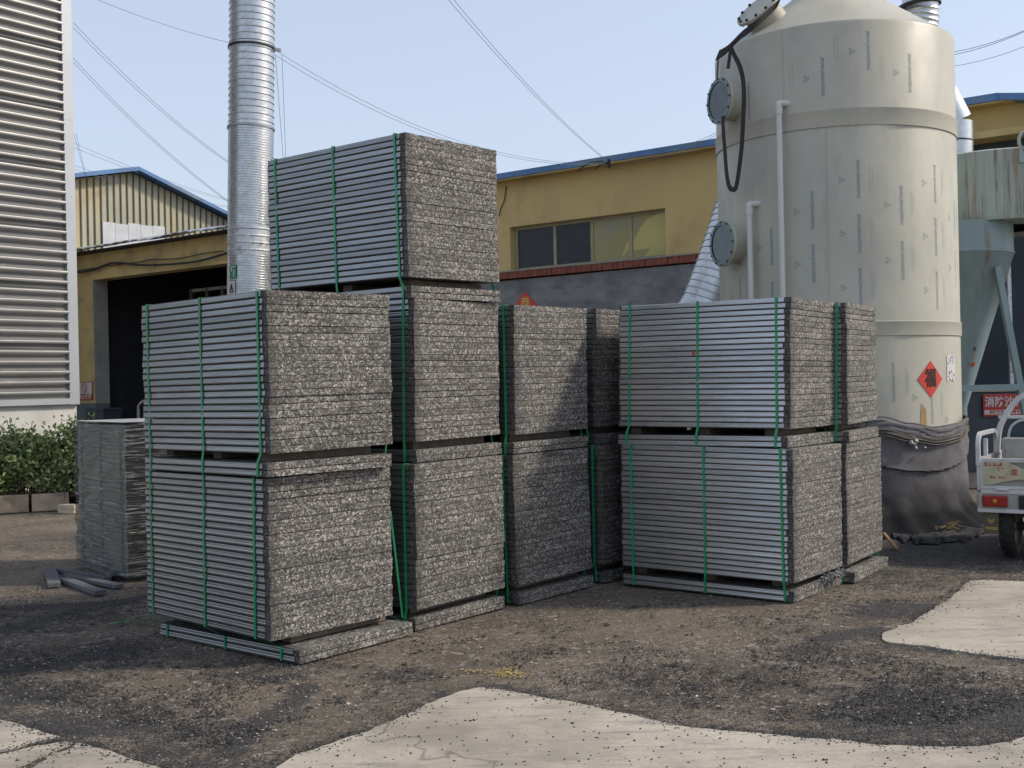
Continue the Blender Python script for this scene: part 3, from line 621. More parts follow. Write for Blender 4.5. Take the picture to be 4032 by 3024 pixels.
# offcut boards on the ground
def board(px_a, px_b, w, h, z, label):
    a = gz(*px_a, z); b = gz(*px_b, z); mb = MB(); mb.bar(a+Vector((0,0,h/2)), b+Vector((0,0,h/2)), w, h)
    c = (a+b)/2; o = mb.build('offcut_board', M['offcut'], None, 0, shift=(c.x, c.y, 0)); tag(o, label, 'board', 'dark offcut boards left on the ground')
board((198,2253), (214,2312), .10, .032, 0, 'shortest dark offcut board, lying apart at the far left of the others')
board((236,2250), (425,2286), .07, .030, .0, 'dark offcut board reaching in under the stretch film wrapping')
board((262,2272), (470,2316), .08, .030, .0, 'dark offcut board lying in the middle of the offcuts')
board((250,2288), (395,2343), .085, .034, .0, 'dark offcut board nearest the camera, pointing to the lower right')
board((330,2222), (452,2268), .08, .030, .031, 'dark offcut board lying on top of the others against the film')

# ================================================================== SAGE KERB + HEDGE (left)
RD = Vector((math.cos(.92), math.sin(.92), 0)); LD = Vector((-math.sin(.92), math.cos(.92), 0))
Cn = at(297, 1500, 16.9); Cn.z = 0
kd = (gz(430,1997)-gz(50,2019)); kd.z = 0; kd.normalize(); kn = Vector((-kd.y, kd.x, 0)); K0 = gz(50, 2019)
def kerb(s0, s1, h, label, rot=0):
    a = K0+kd*s0; b = K0+kd*s1; c = (a+b)/2; mb = MB(); L = (s1-s0)/2
    mb.box(-L, -.05, 0, L, .06, h); o = mb.build('kerb_stone', M['stone'], None, .012, loc=(c.x, c.y, 0)); o.rotation_euler[2] = math.atan2(kd.y, kd.x)+rot
    tag(o, label, 'kerb stone', 'kerb stones edging the planting bed')
kerb(-1.3, .20, .235, 'kerb stone under the left part of the hedge, cut by the photo edge')
kerb(.235, .70, .235, 'kerb stone right of the dark joint, below the middle of the hedge', .02)
def chunk(px, py, sx, sy, sz, mat, name, label, cat, rz=.3, z=0):
    p = gz(px, py); bm = bmesh.new(); bmesh.ops.create_cube(bm, size=1)
    bmesh.ops.subdivide_edges(bm, edges=bm.edges[:], cuts=2, use_grid_fill=True)
    for v in bm.verts:
        n = noise.noise(v.co*3+Vector((px, py, 0)))*.14; v.co *= (1+n); v.co = Vector((v.co.x*sx, v.co.y*sy, (v.co.z+.5)*sz))
    me = bpy.data.meshes.new(name); bm.to_mesh(me); bm.free(); me.materials.append(mat); o = bpy.data.objects.new(name, me); COL.objects.link(o)
    o.location = (p.x, p.y+sy/2, z); o.rotation_euler[2] = rz; return tag(o, label, cat)
chunk(262, 2022, .24, .14, .11, M['lstone'], 'broken_stone', 'light broken stone block lying in front of the kerb gap', 'stone', -.2)
chunk(285, 1990, .16, .14, .36, M['brick'], 'brick_rubble', 'upright red brick rubble beside the wrapped stack', 'brick', .1)
chunk(243, 1990, .14, .12, .10, M['brick'], 'broken_brick', 'small orange red broken brick in the kerb gap', 'brick', .6)
chunk(297, 2020, .12, .1, .10, M['stone'], 'broken_stone', 'small stone against the film-wrapped stack foot', 'stone', .5)
mb = MB(); a = K0-kd*2.5+kn*.07; b = K0+kd*1.5+kn*.07
mb.add([a+Vector((0,0,.17)), b+Vector((0,0,.17)), b+kn*1.1+Vector((0,0,.2)), a+kn*1.6+Vector((0,0,.2))], [(0,1,2,3)])
tag(mb.build('planting_bed', M['ground']), kind='structure')
hb = K0+kn*.40
T = thing('hedge', 'leafy green evergreen hedge behind the kerb by the white plinth', 'hedge', (hb.x, hb.y, .17))
ms = MB(); ml = MB(); rnd = random.Random(11)
def leaf(mb, c, d, L, w):
    d = d.normalized(); s = d.cross(Vector((rnd.gauss(0,1), rnd.gauss(0,1), rnd.gauss(0,1)))); s.normalize(); u = d.cross(s)
    p = [c, c+d*L*.5+s*w-u*w*.3, c+d*L, c+d*L*.5-s*w-u*w*.3, c+d*L*.45]
    mb.add(p, [(0,1,4), (1,2,4), (2,3,4), (3,0,4)])
for k in range(620):
    s = rnd.uniform(-1.6, 1.02); q = rnd.gauss(0, .17); base = kd*s+kn*q
    hmax = .95*(1-.10*max(0, (s-.8)))*(1+.16*noise.noise(Vector((s*1.7, q*3, 4))))*(1-.6*abs(q)); z0 = rnd.uniform(.0, hmax*.80)
    tip = base+Vector((rnd.gauss(0,.08), rnd.gauss(0,.10)-.08, 0))+Vector((0,0,min(hmax, z0+rnd.uniform(.12,.30)) if rnd.random() < .9 else hmax*1.12)); root = base*1+Vector((0,0,z0))
    if k % 3 == 0: ms.tube([base*1.0+Vector((0,0,0)), root, tip], .005, 4)
    for j in range(27):
        t = rnd.random(); c = root.lerp(tip, t)+Vector((rnd.gauss(0,.05), rnd.gauss(0,.05), rnd.gauss(0,.03)))
        d = Vector((rnd.gauss(0,1), rnd.gauss(-.25,1), rnd.gauss(.35,.8))); leaf(ml, c, d, rnd.uniform(.055,.090), rnd.uniform(.016,.026))
ml.build('foliage', M['leaf'], T); ms.build('stems', M['bark'], T)

# ================================================================== LEFT METAL BUILDING
T = thing('metal_clad_building', 'grey corrugated metal building on a white plinth at the left edge', 'building', (Cn.x, Cn.y, 0), .92)
# local x runs away from the camera along the visible face; that face is local y = 0, its outside towards -y
zb = (at(290, 1576, Cn.y)).z; mb = MB(); pitch = .1465; n = 8; rows = []; z = zb+.03
while z < 9.5:
    for k in range(n):
        t = k/n; zz = z+t*pitch; e = (0,.0,.06,.55,.95,1,.9,.35)[k]; rows.append((zz, -.004-.060*e))
    z += pitch
    if int((z-zb)/pitch) % 6 == 5: rows.append((z+.001, -.046)); rows.append((z+.004, -.046))
for x0_, x1_ in ((-9.0, -.12),):
    vs = [(x0_, y, zz) for zz, y in rows]+[(x1_, y, zz) for zz, y in rows]; N = len(rows)
    mb.add(vs, [(i, N+i, N+i+1, i+1) for i in range(N-1)], 0, True)
mb.build('siding', M['siding'], T)
mb = MB(); mb.box(-.125, -.055, zb-.06, .03, .0, 5.6); mb.box(-.127, -.057, 5.602, .032, -.0, 9.5); mb.box(.0302, -.05, zb-.06, .034, .25, 9.5); mb.build('corner_trim', M['trim'], T)
mb = MB(); mb.box(-9, -.06, zb-.055, -.126, .002, zb+.03); mb.build('bottom_trim', M['trim'], T)
mb = MB(); mb.box(-9, .004, zb-.05, .02, 6, 9.6); mb.build('wall', M['trim'], T)
mb = MB(); mb.box(-9, .012, 0, .015, 6, zb-.052); mb.build('plinth', M['plaster'], T)

# ================================================================== WORKSHOP (yellow facade)
F0 = at(2817, 1500, 20.0); F0.z = 0; FX = -LD; FN = -RD       # wall runs along FX to the right, outside is FN
FA = math.atan2(FX.y, FX.x)
def fl(px, py, off=0.0):
    p = hit_plane(px, py, F0+FN*off, FN); q = p-F0; return q.dot(FX), p.z
T = thing('workshop_building', 'long yellow workshop with blue roof edge and dark open doorway', 'building', tuple(F0), FA)
def uz(px, py): return fl(px, py)
zr = (uz(1960,726)[1]+uz(2817,575)[1])/2; zl = (uz(1972,1104)[1]+uz(2735,1027)[1])/2-.02; u_l = uz(900,800)[0]
zc = (fl(298,976,.5)[1]+fl(900,882,.5)[1])/2
uw0, uw1 = uz(2010,1000)[0], uz(2620,900)[0]; zw1 = (uz(2010,897)[1]+uz(2620,816)[1])/2; uR = uz(4400,500)[0]; uS = uz(1500,700)[0]
zled = zl+.17
print('facade', zr, zl, zc, zw1, uw0, uw1, uS, u_l)
mb = MB(); mb.box(uS, 0, zled, uw0, .3, zr); mb.box(uw1, 0, zled, uR, .3, zr); mb.box(uw0, 0, zw1, uw1, .3, zr)
mb.build('upper_wall', M['yellow'], T)
mb = MB(); mb.box(uS, -.03, 0, uR, .3, zl-.02); mb.build('lower_wall', M['greywall'], T)
mb = MB(); mb.box(uS, -.10, zl+.145, uR-.2, .30, zled); mb.build('ledge_cap', M['mortar'], T)
mb = MB(); u = uS; rnd = random.Random(3)
while u < uw1+3:
    wd = rnd.choice((.115, .115, .115, .235)); mb.box(u, -.09+rnd.uniform(-.008,.008), zl+.015, u+wd-.010, .28, zl+.143); u += wd
mb.build('brick_ledge', M['brick'], T)
mb = MB(); mb.box(uw0, .13, zled, uw1, .16, zled+.05); mb.box(uw0, .13, zw1-.06, uw1, .16, zw1)
us = [uw0+(uw1-uw0)*t for t in (0.0, .0, .24, .485, .745, 1)]; us = [uw0+.06, uz(2169,900)[0], uz(2316,900)[0], uz(2468,900)[0], uw1-.02]
for u in us: mb.box(u-.035, .125, zled+.05, u+.035, .165, zw1-.06)
wf = mb.build('window_frame', M['frame'], T)
for k in range(4):
    mb = MB(); mb.box(us[k]+.036, .14, zled+.051, us[k+1]-.036, .15, zw1-.061); o = mb.build('window_pane', M['windark'] if k < 2 else M['winyel'], T)
    o['label'] = 'dark glass pane' if k < 2 else 'yellowed filmed pane'
zb1 = zr
mb = MB(); q = [uz(*p) for p in ((2428,1008),(2470,935),(2530,865),(2560,838),(2615,822),(2615,1005),(2505,1016),(2545,975),(2478,985))]; q = [uz(*p) for p in ((2432,1008),(2452,955),(2470,940),(2470,968),(2440,1004))]  # bright patches put the highlight on the panes into the colour
mb.add([(a, .137, b) for a, b in q], [(4,3,2,1,0)]); q = [uz(*p) for p in ((2478,950),(2505,895),(2535,858),(2612,826),(2612,1000),(2520,1012),(2545,975),(2480,985))]
mb.add([(a, .137, b) for a, b in q], [tuple(range(7,-1,-1))]); o = mb.build('pane_highlight', simple('yellow_pane_highlight', (.50,.43,.16), .4, 0, .12, 2, .05), T); o['label'] = 'bright yellow highlight painted on the right panes'
mb = MB(); uj = uz(3950, 400)[0]
def beam(u0, u1, z0a, z0b, h, d0, d1):
    mb.add([(u0,d0,z0a),(u1,d0,z0b),(u1,d1,z0b),(u0,d1,z0a),(u0,d0,z0a+h),(u1,d0,z0b+h),(u1,d1,z0b+h),(u0,d1,z0a+h)], [(3,2,1,0),(4,5,6,7),(0,1,5,4),(1,2,6,5),(2,3,7,6),(3,0,4,7)])
beam(uS, uj, zr-.0, zr-.0, .11, -.28, 4); beam(uj+.01, uR, zr-.0, zr-.25, .10, -.30, 4); mb.build('roof', M['blue'], T)
mb = MB(); mb.box(uS, -.26, zr-.03, uR, .0, zr-.004); mb.build('soffit', M['yellow2'], T)
# lean-to roof band on the far right of the wall
zq = fl(3950, 545)[1]; mb = MB(); mb.box(uz(3700,500)[0], -.5, zq-.05, uR, -.001, zq+.05); mb.build('rain_gutter', M['yellow2'], T)
mb = MB(); mb.box(uz(3830,900)[0], -.05, 0, uR, -.031, zq-.06); mb.build('sheet_wall', M['slate'], T)
# doorway part (left)
uA, uB = fl(200,1200)[0], fl(366,1200)[0]; uD = fl(1330,1100)[0]; zd = (uz(400,1095)[1]+uz(900,1039)[1])/2; zdado = uz(330,1588)[1]
print('door', uA, uB, uD, zd, zdado)
mb = MB(); mb.box(uA-1.5, 0, zdado, uB, .45, zc-.12); mb.box(uB, 0, zd, uD, .45, zc-.12); mb.box(uD, 0, 0, uS, .45, zc-.12); mb.build('door_wall', M['yellow2'], T)
mb = MB(); mb.box(uB+.001, .002, 0, uB+.02, .45, zd-.001); mb.build('door_reveal', M['jamb'], T)
mb = MB(); mb.box(uA-1.5, -.004, 0, uB+.022, .44, zdado-.002); mb.build('dado', M['dado'], T)
# canopy: wavy corrugated sheet
mb = MB(); u = uA-1.6; n = 260; top = []; du = (uS-uA+1.6)/n
for k in range(n+1):
    uu = u+du*k; e = .035*abs(math.sin(uu*math.pi/.42))**.5 + .05*noise.noise(Vector((uu*.8, 0, 0))); top.append((uu, e))
vs = [(a, -.55, zc-.06+e) for a, e in top]+[(a, .5, zc+.16+e) for a, e in top]+[(a, -.55, zc-.085+e) for a, e in top]+[(a, .5, zc+.135+e) for a, e in top]; N = n+1
fs = []
for i in range(n): fs += [(i, i+1, N+i+1, N+i), (2*N+i, 3*N+i, 3*N+i+1, 2*N+i+1), (i, 2*N+i, 2*N+i+1, i+1)]
mb.add(vs, fs, 0, False); mb.build('canopy', M['tin'], T)
mb = MB(); mb.box(uA-1.5, -.40, zc-.13, uS, -.02, zc-.10); mb.build('canopy_batten', M['dark'], T)
# dark interior
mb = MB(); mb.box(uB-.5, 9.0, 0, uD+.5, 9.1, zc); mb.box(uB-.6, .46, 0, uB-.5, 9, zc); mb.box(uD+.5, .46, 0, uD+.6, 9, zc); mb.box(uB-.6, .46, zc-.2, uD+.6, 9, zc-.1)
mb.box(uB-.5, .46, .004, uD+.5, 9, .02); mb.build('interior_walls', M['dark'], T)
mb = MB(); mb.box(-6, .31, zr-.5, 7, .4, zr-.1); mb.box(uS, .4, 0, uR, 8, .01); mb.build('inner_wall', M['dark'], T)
# cables over the doorway and conduit bits
def cab(pts, off, r, name, label, mat=M['cable']):
    q = []
    for (x, y) in pts:
        u, z = fl(x, y, off); q.append(F0+FX*u+FN*off+Vector((0,0,z)))
    # smooth by Catmull
    out = []
    for i in range(len(q)-1):
        p0, p1_, p2, p3 = q[max(i-1,0)], q[i], q[i+1], q[min(i+2, len(q)-1)]
        for k in range(6):
            t = k/6; out.append(.5*((2*p1_)+(p2-p0)*t+(2*p0-5*p1_+4*p2-p3)*t*t+(-p0+3*p1_-3*p2+p3)*t**3))
    out.append(q[-1]); mb = MB(); mb.tube(out, r, 6, 0); c = out[0]
    return tag(mb.build(name, mat, shift=tuple(c)), label, 'cable', None)
cab([(303,1073),(370,1062),(430,1038),(480,1036),(560,1044),(640,1042),(700,1038),(780,1028),(850,1010),(900,995)], .12, .030, 'wall_cable', 'thick black cable run sagging along the wall over the dark doorway')
cab([(303,1066),(400,1052),(430,1046),(540,1033),(600,1022),(700,1018),(800,998),(880,988)], .08, .014, 'wall_cable', 'thin dark cable above the thick one over the doorway')
cab([(460,1102),(520,1140),(600,1158),(690,1156),(770,1135),(850,1095),(900,1060)], -2.5, .012, 'hanging_cable', 'lower sagging cable hanging inside the dark doorway')
cab([(520,1092),(580,1112),(650,1118),(720,1105),(780,1072)], -3.0, .010, 'hanging_cable', 'upper sagging cable hanging inside the dark doorway')
cab([(1993,733),(1985,790),(1972,820),(1966,850)], .03, .010, 'wall_cable', 'thin cable hanging down the yellow wall beside the top bundle')
# cabinet, rack and stair rail inside the doorway
def inside_box(pxa, pya, pxb, pyb, off, dep, mat, name, label, cat):
    u0, z1 = fl(pxa, pya, off); u1, z0 = fl(pxb, pyb, off); c = F0+FX*((u0+u1)/2)+FN*off; T2 = thing(name, label, cat, (c.x, c.y, z0), FA)
    w = (u1-u0)/2; h = z1-z0; return T2, w, h
T2, w_, h_ = inside_box(406, 1408, 426, 1498, -.8, .3, None, 'electric_cabinet', 'small pale grey electric cabinet just inside the doorway', 'cabinet')
mb = MB(); mb.box(-w_, 0, 0, w_, .25, h_); mb.build('cabinet_body', M['jamb'], T2, .01); mb = MB(); mb.box(-w_*.85, -.012, h_*.06, w_*.85, -.001, h_*.94); mb.build('cabinet_door', M['film_in'], T2, .004)
T2, w_, h_ = inside_box(750, 1138, 893, 1195, -1.8, .8, None, 'steel_rack', 'grey steel rack frame seen above the nearest stack in the doorway', 'rack')
mb = MB(); hh = h_
for x in (-w_, -w_*.1, w_*.75):
    mb.box(x-.06, 0, -3.8, x+.06, .08, hh)
mb.build('uprights', M['film_in'], T2); mb = MB(); mb.box(-w_, .0, hh-.09, w_*1.1, .07, hh-.01); mb.box(-w_, 0, -1.0, w_*1.1, .06, -.93); mb.build('cross_beam', M['jamb'], T2)
p0 = fl(545,1650,.3); p1_ = fl(545,1600,.3); p2_ = fl(556,1585,.3)
mb = MB(); q = [F0+FX*a[0]+FN*.3+Vector((0,0,a[1])) for a in ((p0[0], .02), p1_, p2_, (p2_[0]+.9, p2_[1]+.25))]
mb.tube(q, .04, 8); mb.tube([F0+FX*(p2_[0]+.9)+FN*.3+Vector((0,0,p2_[1]+.25)), F0+FX*(p2_[0]+.9)+FN*.3], .04, 8)
tag(mb.build('handrail', M['jamb'], shift=tuple(q[0])), 'bent pale pipe handrail standing at the doorway beside the stack', 'handrail')
q0 = fl(345,1620,.6); q1 = fl(412,1652,.6); c = F0+FX*q0[0]+FN*.6
T2 = thing('waste_bin', 'black tapered bin standing in front of the grey dado', 'bin', (c.x, c.y, 0), FA); wd = (q1[0]-q0[0]); zt_ = fl(380,1622,.6)[1]
mb = MB(); mb.add([(0,0,0),(wd*.9,0,0),(wd*.9,.5,0),(0,.5,0),(-.06,-.04,zt_),(wd,-.04,zt_+.06),(wd,.55,zt_+.06),(-.06,.55,zt_)], [(3,2,1,0),(0,1,5,4),(1,2,6,5),(2,3,7,6),(3,0,4,7),(4,5,6,7)]); mb.build('bin_body', M['slate'], T2, .02)
mb = MB(); mb.box(-.08, -.06, zt_+.045, wd+.03, .57, zt_+.10); mb.build('bin_rim', M['slate'], T2, .01)
# no smoking sign
u0, z1 = fl(309,1505); u1, z0 = fl(369,1574); c = F0+FX*u0+FN*.02
T2 = thing('no_smoking_sign', 'white and red no smoking sign on the yellow door pillar', 'sign', (c.x, c.y, z0), FA); wd = u1-u0; h = z1-z0
mb = MB(); mb.box(0, -.012, 0, wd, 0, h); mb.build('sign_plate', M['red'], T2); mb = MB(); mb.box(.02, -.016, h*.34, wd-.02, -.0125, h-.02); mb.build('sign_field', M['white'], T2)
mb = MB(); cx, cz = wd*.48, h*.67; rr_ = h*.24
pts = [(cx+rr_*math.cos(6.283*i/28), -.02, cz+rr_*math.sin(6.283*i/28)) for i in range(29)]; mb.tube(pts, .012, 5); mb.bar((cx-rr_*.7,-.02,cz+rr_*.7), (cx+rr_*.7,-.02,cz-rr_*.7), .02, .01, (0,1,0)); mb.build('prohibition_ring', M['red'], T2)
mb = MB(); mb.bar((cx,-.018,cz-rr_*.6),(cx+.01,-.018,cz+rr_*.5), .035, .006, (0,1,0)); mb.build('cigarette', M['gold'], T2)
mb = MB(); text_on(mb, '禁止吸烟', wd*.215, (wd*.5, -.0165, h*.16), (1,0,0), (0,0,1), 0, .003); mb.build('lettering', M['white'], T2)
# red diamond paper on the grey wall (only its top shows over the stack)
c0 = F0+FX*fl(2074,1149)[0]+FN*.05; zt_ = fl(2074,1149)[1]; hw = fl(2120,1200)[0]-fl(2074,1200)[0]; hw *= 2.0
T2 = thing('new_year_paper', 'red diamond paper with gold characters on the grey wall', 'paper decoration', (c0.x, c0.y, zt_-hw*1.12), FA)
D = hw*1.12; mb = MB(); mb.add([(0,-.004,D),(D,-.004,0),(0,-.004,-D),(-D,-.004,0),(0,.002,D),(D,.002,0),(0,.002,-D),(-D,.002,0)], [(3,2,1,0),(4,5,6,7),(0,1,5,4),(1,2,6,5),(2,3,7,6),(3,0,4,7)]); mb.build('paper', M['redp'], T2)
mb = MB(); text_on(mb, '恭', D*.36, (0,-.006,D*.64), (1,0,0), (0,0,1), 0, .004)
text_on(mb, '喜', D*.36, (-D*.34,-.006,D*.22), (1,0,0), (0,0,1), 0, .004); text_on(mb, '发', D*.36, (D*.34,-.006,D*.22), (1,0,0), (0,0,1), 0, .004); text_on(mb, '财', D*.36, (0,-.006,-D*.2), (1,0,0), (0,0,1), 0, .004)
mb.build('lettering', M['gold'], T2)

# ================================================================== GABLED SHED behind
G0 = at(523, 1500, 33.5); G0.z = 0; GX = Vector((math.cos(R_(50)), math.sin(R_(50)), 0)); GN = Vector((GX.y, -GX.x, 0))
def gl(px, py): p = hit_plane(px, py, G0, GN); return (p-G0).dot(GX), p.z
T = thing('gabled_shed', 'tall gabled shed clad in faded yellow sheets with blue roof trim', 'building', tuple(G0), R_(50))
pk = gl(523, 680); lf = gl(291, 706); rt = gl(902, 868); s1 = (pk[1]-lf[1])/(lf[0]-pk[0]); s2 = (rt[1]-pk[1])/(rt[0]-pk[0])
print('gable', pk, lf, rt)
ul, ur = -7.0, 7.0; zl_ = pk[1]-abs(ul)*abs(s1); zr_ = pk[1]+ur*s2
mb = MB(); prof = [(ul,0),(ur,0),(ur,zr_),(pk[0],pk[1]),(ul,zl_)]
mb.add([(a,0,b) for a,b in prof]+[(a,14,b) for a,b in prof], [(0,1,2,3,4),(9,8,7,6,5),(0,5,6,1),(1,6,7,2),(2,7,8,3),(3,8,9,4),(4,9,5,0)]); mb.build('cladding', M['clad'], T)
mb = MB(); u = ul
while u < ur:
    zz = pk[1]+(s2*(u-pk[0]) if u > pk[0] else -abs(s1)*(pk[0]-u)); mb.box(u, -.035, 4, u+.032, -.001, zz-.02); u += .21
mb.build('cladding_ribs', M['rib'], T)
mb = MB(); a = gl(400,870); b = gl(612,1000); u = a[0]
while u < b[0]:
    zz = a[1]-.05*abs(math.sin(u*3))+.03*(u-a[0]); mb.box(u, -.055, 4.2, u+.40, -.04, zz); u += .41
mb.build('patch_sheets', M['cladnew'], T)
mb = MB()
def trim(u0, z0, u1, z1, h, y0, y1): mb.add([(u0,y0,z0),(u1,y0,z1),(u1,y1,z1),(u0,y1,z0),(u0,y0,z0+h),(u1,y0,z1+h),(u1,y1,z1+h),(u0,y1,z0+h)], [(3,2,1,0),(4,5,6,7),(0,1,5,4),(1,2,6,5),(2,3,7,6),(3,0,4,7)])
trim(ul-.3, zl_-.05, pk[0], pk[1]+.02, .12, -.35, 14.3); trim(pk[0]+.005, pk[1]+.02, ur+.3, zr_-.05, .11, -.35, 14.3); mb.build('roof_trim', M['blue'], T)

# ================================================================== FLUE (silver spiral duct)
A = at(995, -260, 15.4); B = at(982, 1260, 15.4); dB = (B-A).normalized(); foot = A+dB*((0-A.z)/dB.z); Hf = (A-foot).length; ax = (A-foot).normalized()
T = thing('spiral_flue', 'tall silver spiral duct with rusty bands rising behind the nearest stack', 'duct', tuple(foot))
rq = ax.to_track_quat('Z', 'X').to_matrix().to_4x4(); RF = .296
def zof(py): p = at(990, py, 15.4); return (p-foot).dot(ax)
z1_, z2_ = zof(190), zof(505); rb0, rb1 = zof(1012), zof(895)
def prof_ribs(za, zb_, p, dr, r=RF):
    out = []; z = za
    while z < zb_-p*.5:
        out += [(r, z), (r, z+p*.62), (r+dr, z+p*.72), (r+dr, z+p*.82), (r, z+p*.92)]; z += p
    out.append((r, zb_)); return out
mb = MB(); mb.lathe(prof_ribs(0, rb0, .034, .006), 40, 0, M=rq); mb.lathe(prof_ribs(rb1, z2_, .034, .006), 40, 0, M=rq); mb.build('lower_duct', M['galv'], T)
mb = MB(); mb.lathe(prof_ribs(rb0, rb1, .095, .008), 40, 0, M=rq); mb.build('rusty_section', M['galvr'], T)
mb = MB(); mb.lathe(prof_ribs(z2_, Hf, .0885, .009), 40, 0, M=rq); mb.build('upper_duct', M['galv'], T)
mb = MB(); mb.lathe([(RF+.002, z2_-.02), (RF+.022, z2_-.018), (RF+.022, z2_+.012), (RF+.002, z2_+.016)], 40, 0, M=rq); mb.build('joint_flange', M['tin'], T)
mb = MB(); mb.lathe([(RF+.011, z1_-.016), (RF+.020, z1_-.014), (RF+.020, z1_+.010), (RF+.011, z1_+.012)], 40, 0, M=rq); mb.build('clamp_ring', M['black'], T)
sideR = CR.copy(); mb = MB(); pR = foot+ax*z1_+sideR*(RF+.03)-foot; pL = foot+ax*z1_-sideR*(RF+.03)-foot
mb.obox(pR+Vector((.02,0,-.02)), (.05,0,-.01), (0,.02,0), (0,0,.02)); mb.build('clamp_lug', M['galvr'], T)
mb = MB(); sA = hit_cyl(970, 905, foot.x, foot.y, RF+.03)-foot; sB = hit_cyl(980, 1005, foot.x, foot.y, RF+.03)-foot; mb.bar(sA, sB, .05, .012, (0,1,0)); mb.build('seam_strip', M['galv'], T)
fl_ax = A.lerp(B, .8)
def sticker(px0, py0, px1, py1, name, label, mat, border=None, tri=False, cat='sticker'):
    c = at((px0+px1)/2, (py0+py1)/2, 15.4); ctr = foot+ax*((c-foot).dot(ax)); a = (px0+px1)/2; cyl = lambda x, y, r: hit_cyl(x, y, ctr.x, ctr.y, r)
    n = 8; mb = MB()
    for i in range(n+1):
        x = px0+(px1-px0)*i/n; mb.v += [tuple(cyl(x, py0, RF+.014)), tuple(cyl(x, py1, RF+.014))]
    for i in range(n): mb.f.append((2*i, 2*i+1, 2*i+3, 2*i+2)); mb.m.append(0); mb.sm.append(False)
    T3 = thing(name, label, cat, tuple(cyl((px0+px1)/2, py1, RF+.014))); o = mb.build('sticker_sheet', mat, T3, shift=tuple(T3.location)); o.location = (0,0,0)
    return T3, cyl
T3, cyl = sticker(906, 1042, 930, 1096, 'green_sticker', 'green sticker with white frame on the lower silver flue', M['greensign'])
mb = MB()
for (x0, y0, x1, y1) in ((909,1048,927,1052),(909,1052,913,1070),(918,1060,922,1090)):
    q = [cyl(x, y, RF+.017)-T3.location for x, y in ((x0,y0),(x1,y0),(x1,y1),(x0,y1))]; mb.add(q, [(3,2,1,0)])
mb.build('white_print', M['white'], T3)
T3, cyl = sticker(899, 1107, 925, 1158, 'warning_sticker', 'white sticker with black warning triangle on the lower silver flue', M['white'])
mb = MB()
for pa, pb_ in (((904,1150),(911,1118)), ((911,1118),(919,1150)), ((904,1150),(919,1150)), ((911,1128),(911,1144))):
    mb.bar(cyl(*pa, RF+.018)-T3.location, cyl(*pb_, RF+.018)-T3.location, .012, .004, (0,1,0))
mb.build('triangle_print', M['ink'], T3)

# ================================================================== RIGHT SPIRAL DUCT behind the tank
mb = MB(); pts = []
for t in range(0, 41):
    q = t/40; x = 2830-40*math.sin(q*2.0) if False else 0
path = [gz(2790, 2010).lerp(gz(2790,2010), 0)]
base = at(2728, 1500, 15.2); base.z = .02
ctrl = [base, at(2745,1360,15.2), at(2797,1215,15.2), at(2850,1080,15.2), at(2915,890,15.25), at(2985,680,15.3), at(3050,520,15.4)]
def catm(q, n=12):
    out = []
    for i in range(len(q)-1):
        p0, p1_, p2, p3 = q[max(i-1,0)], q[i], q[i+1], q[min(i+2, len(q)-1)]
        for k in range(n):
            t = k/n; out.append(.5*((2*p1_)+(p2-p0)*t+(2*p0-5*p1_+4*p2-p3)*t*t+(-p0+3*p1_-3*p2+p3)*t**3))
    return out+[q[-1]]
sm_path = catm(ctrl, 20); dense = []; acc = 0
ridge = []
Ltot = [0]
for i in range(1, len(sm_path)): Ltot.append(Ltot[-1]+(sm_path[i]-sm_path[i-1]).length)
def along(s):
    for i in range(1, len(Ltot)):
        if Ltot[i] >= s: t = (s-Ltot[i-1])/max(1e-6, Ltot[i]-Ltot[i-1]); return sm_path[i-1].lerp(sm_path[i], t)
    return sm_path[-1]
s = 0; rads = []; dp = []
while s < Ltot[-1]-.1:
    for f, r in ((0, .40), (.070, .40), (.078, .411), (.086, .411)): dp.append(along(s+f)); rads.append(r)
    s += .094
T = thing('elbow_duct', 'large silver spiral duct curving up behind the left side of the tank', 'duct', tuple(base))
mb.tube([p-base for p in dp], .4, 36, 0, True, lambda i: rads[i]); mb.build('duct_tube', M['galv'], T)

# ================================================================== TANK
TD = 12.75; TC = at(3292, 1094, TD); TX, TY, TR = TC.x, TC.y, 1.283
def tz(px, py, r=0): return at(px, py, TY).z
z_rim = at(3285, 217, TY).z; zb1t, zb1b = at(3297, 530, TY).z, 0; zb1b = zb1t-.175; zb2t = at(3785, 1279, TY).z; zb2b = at(3785, 1329, TY).z
print('tank', TX, TY, z_rim, zb1t, zb2t, zb2b)
T = thing('scrubber_tank', 'tall pale beige cylindrical scrubber tank with a cone top', 'tank', (TX, TY, 0))
mb = MB(); mb.lathe([(TR, .0), (TR, z_rim-.02), (TR-.012, z_rim)], 120); mb.build('shell', M['tank'], T)
mb = MB(); mb.lathe([(TR-.012, z_rim+.001), (TR-.03, z_rim+.012), (.42, z_rim+.62), (.42, z_rim+.66)], 120); mb.build('cone_top', M['tank'], T)
mb = MB(); mb.lathe([(.40, z_rim+.64), (.40, z_rim+2.2), (.0, z_rim+2.2)], 48); mb.build('outlet_pipe', M['tank'], T)
for a, b in ((zb1b, zb1t), (zb2b, zb2t)):
    mb = MB(); mb.lathe([(TR+.0005, a-.004), (TR+.012, a), (TR+.013, b-.012), (TR+.016, b-.004), (TR+.014, b+.003), (TR+.0005, b+.006)], 120); mb.build('joint_band', M['tank'], T)
def tang(px, py, r=TR): p = hit_cyl(px, py, TX, TY, r); return p-Vector((TX, TY, 0))
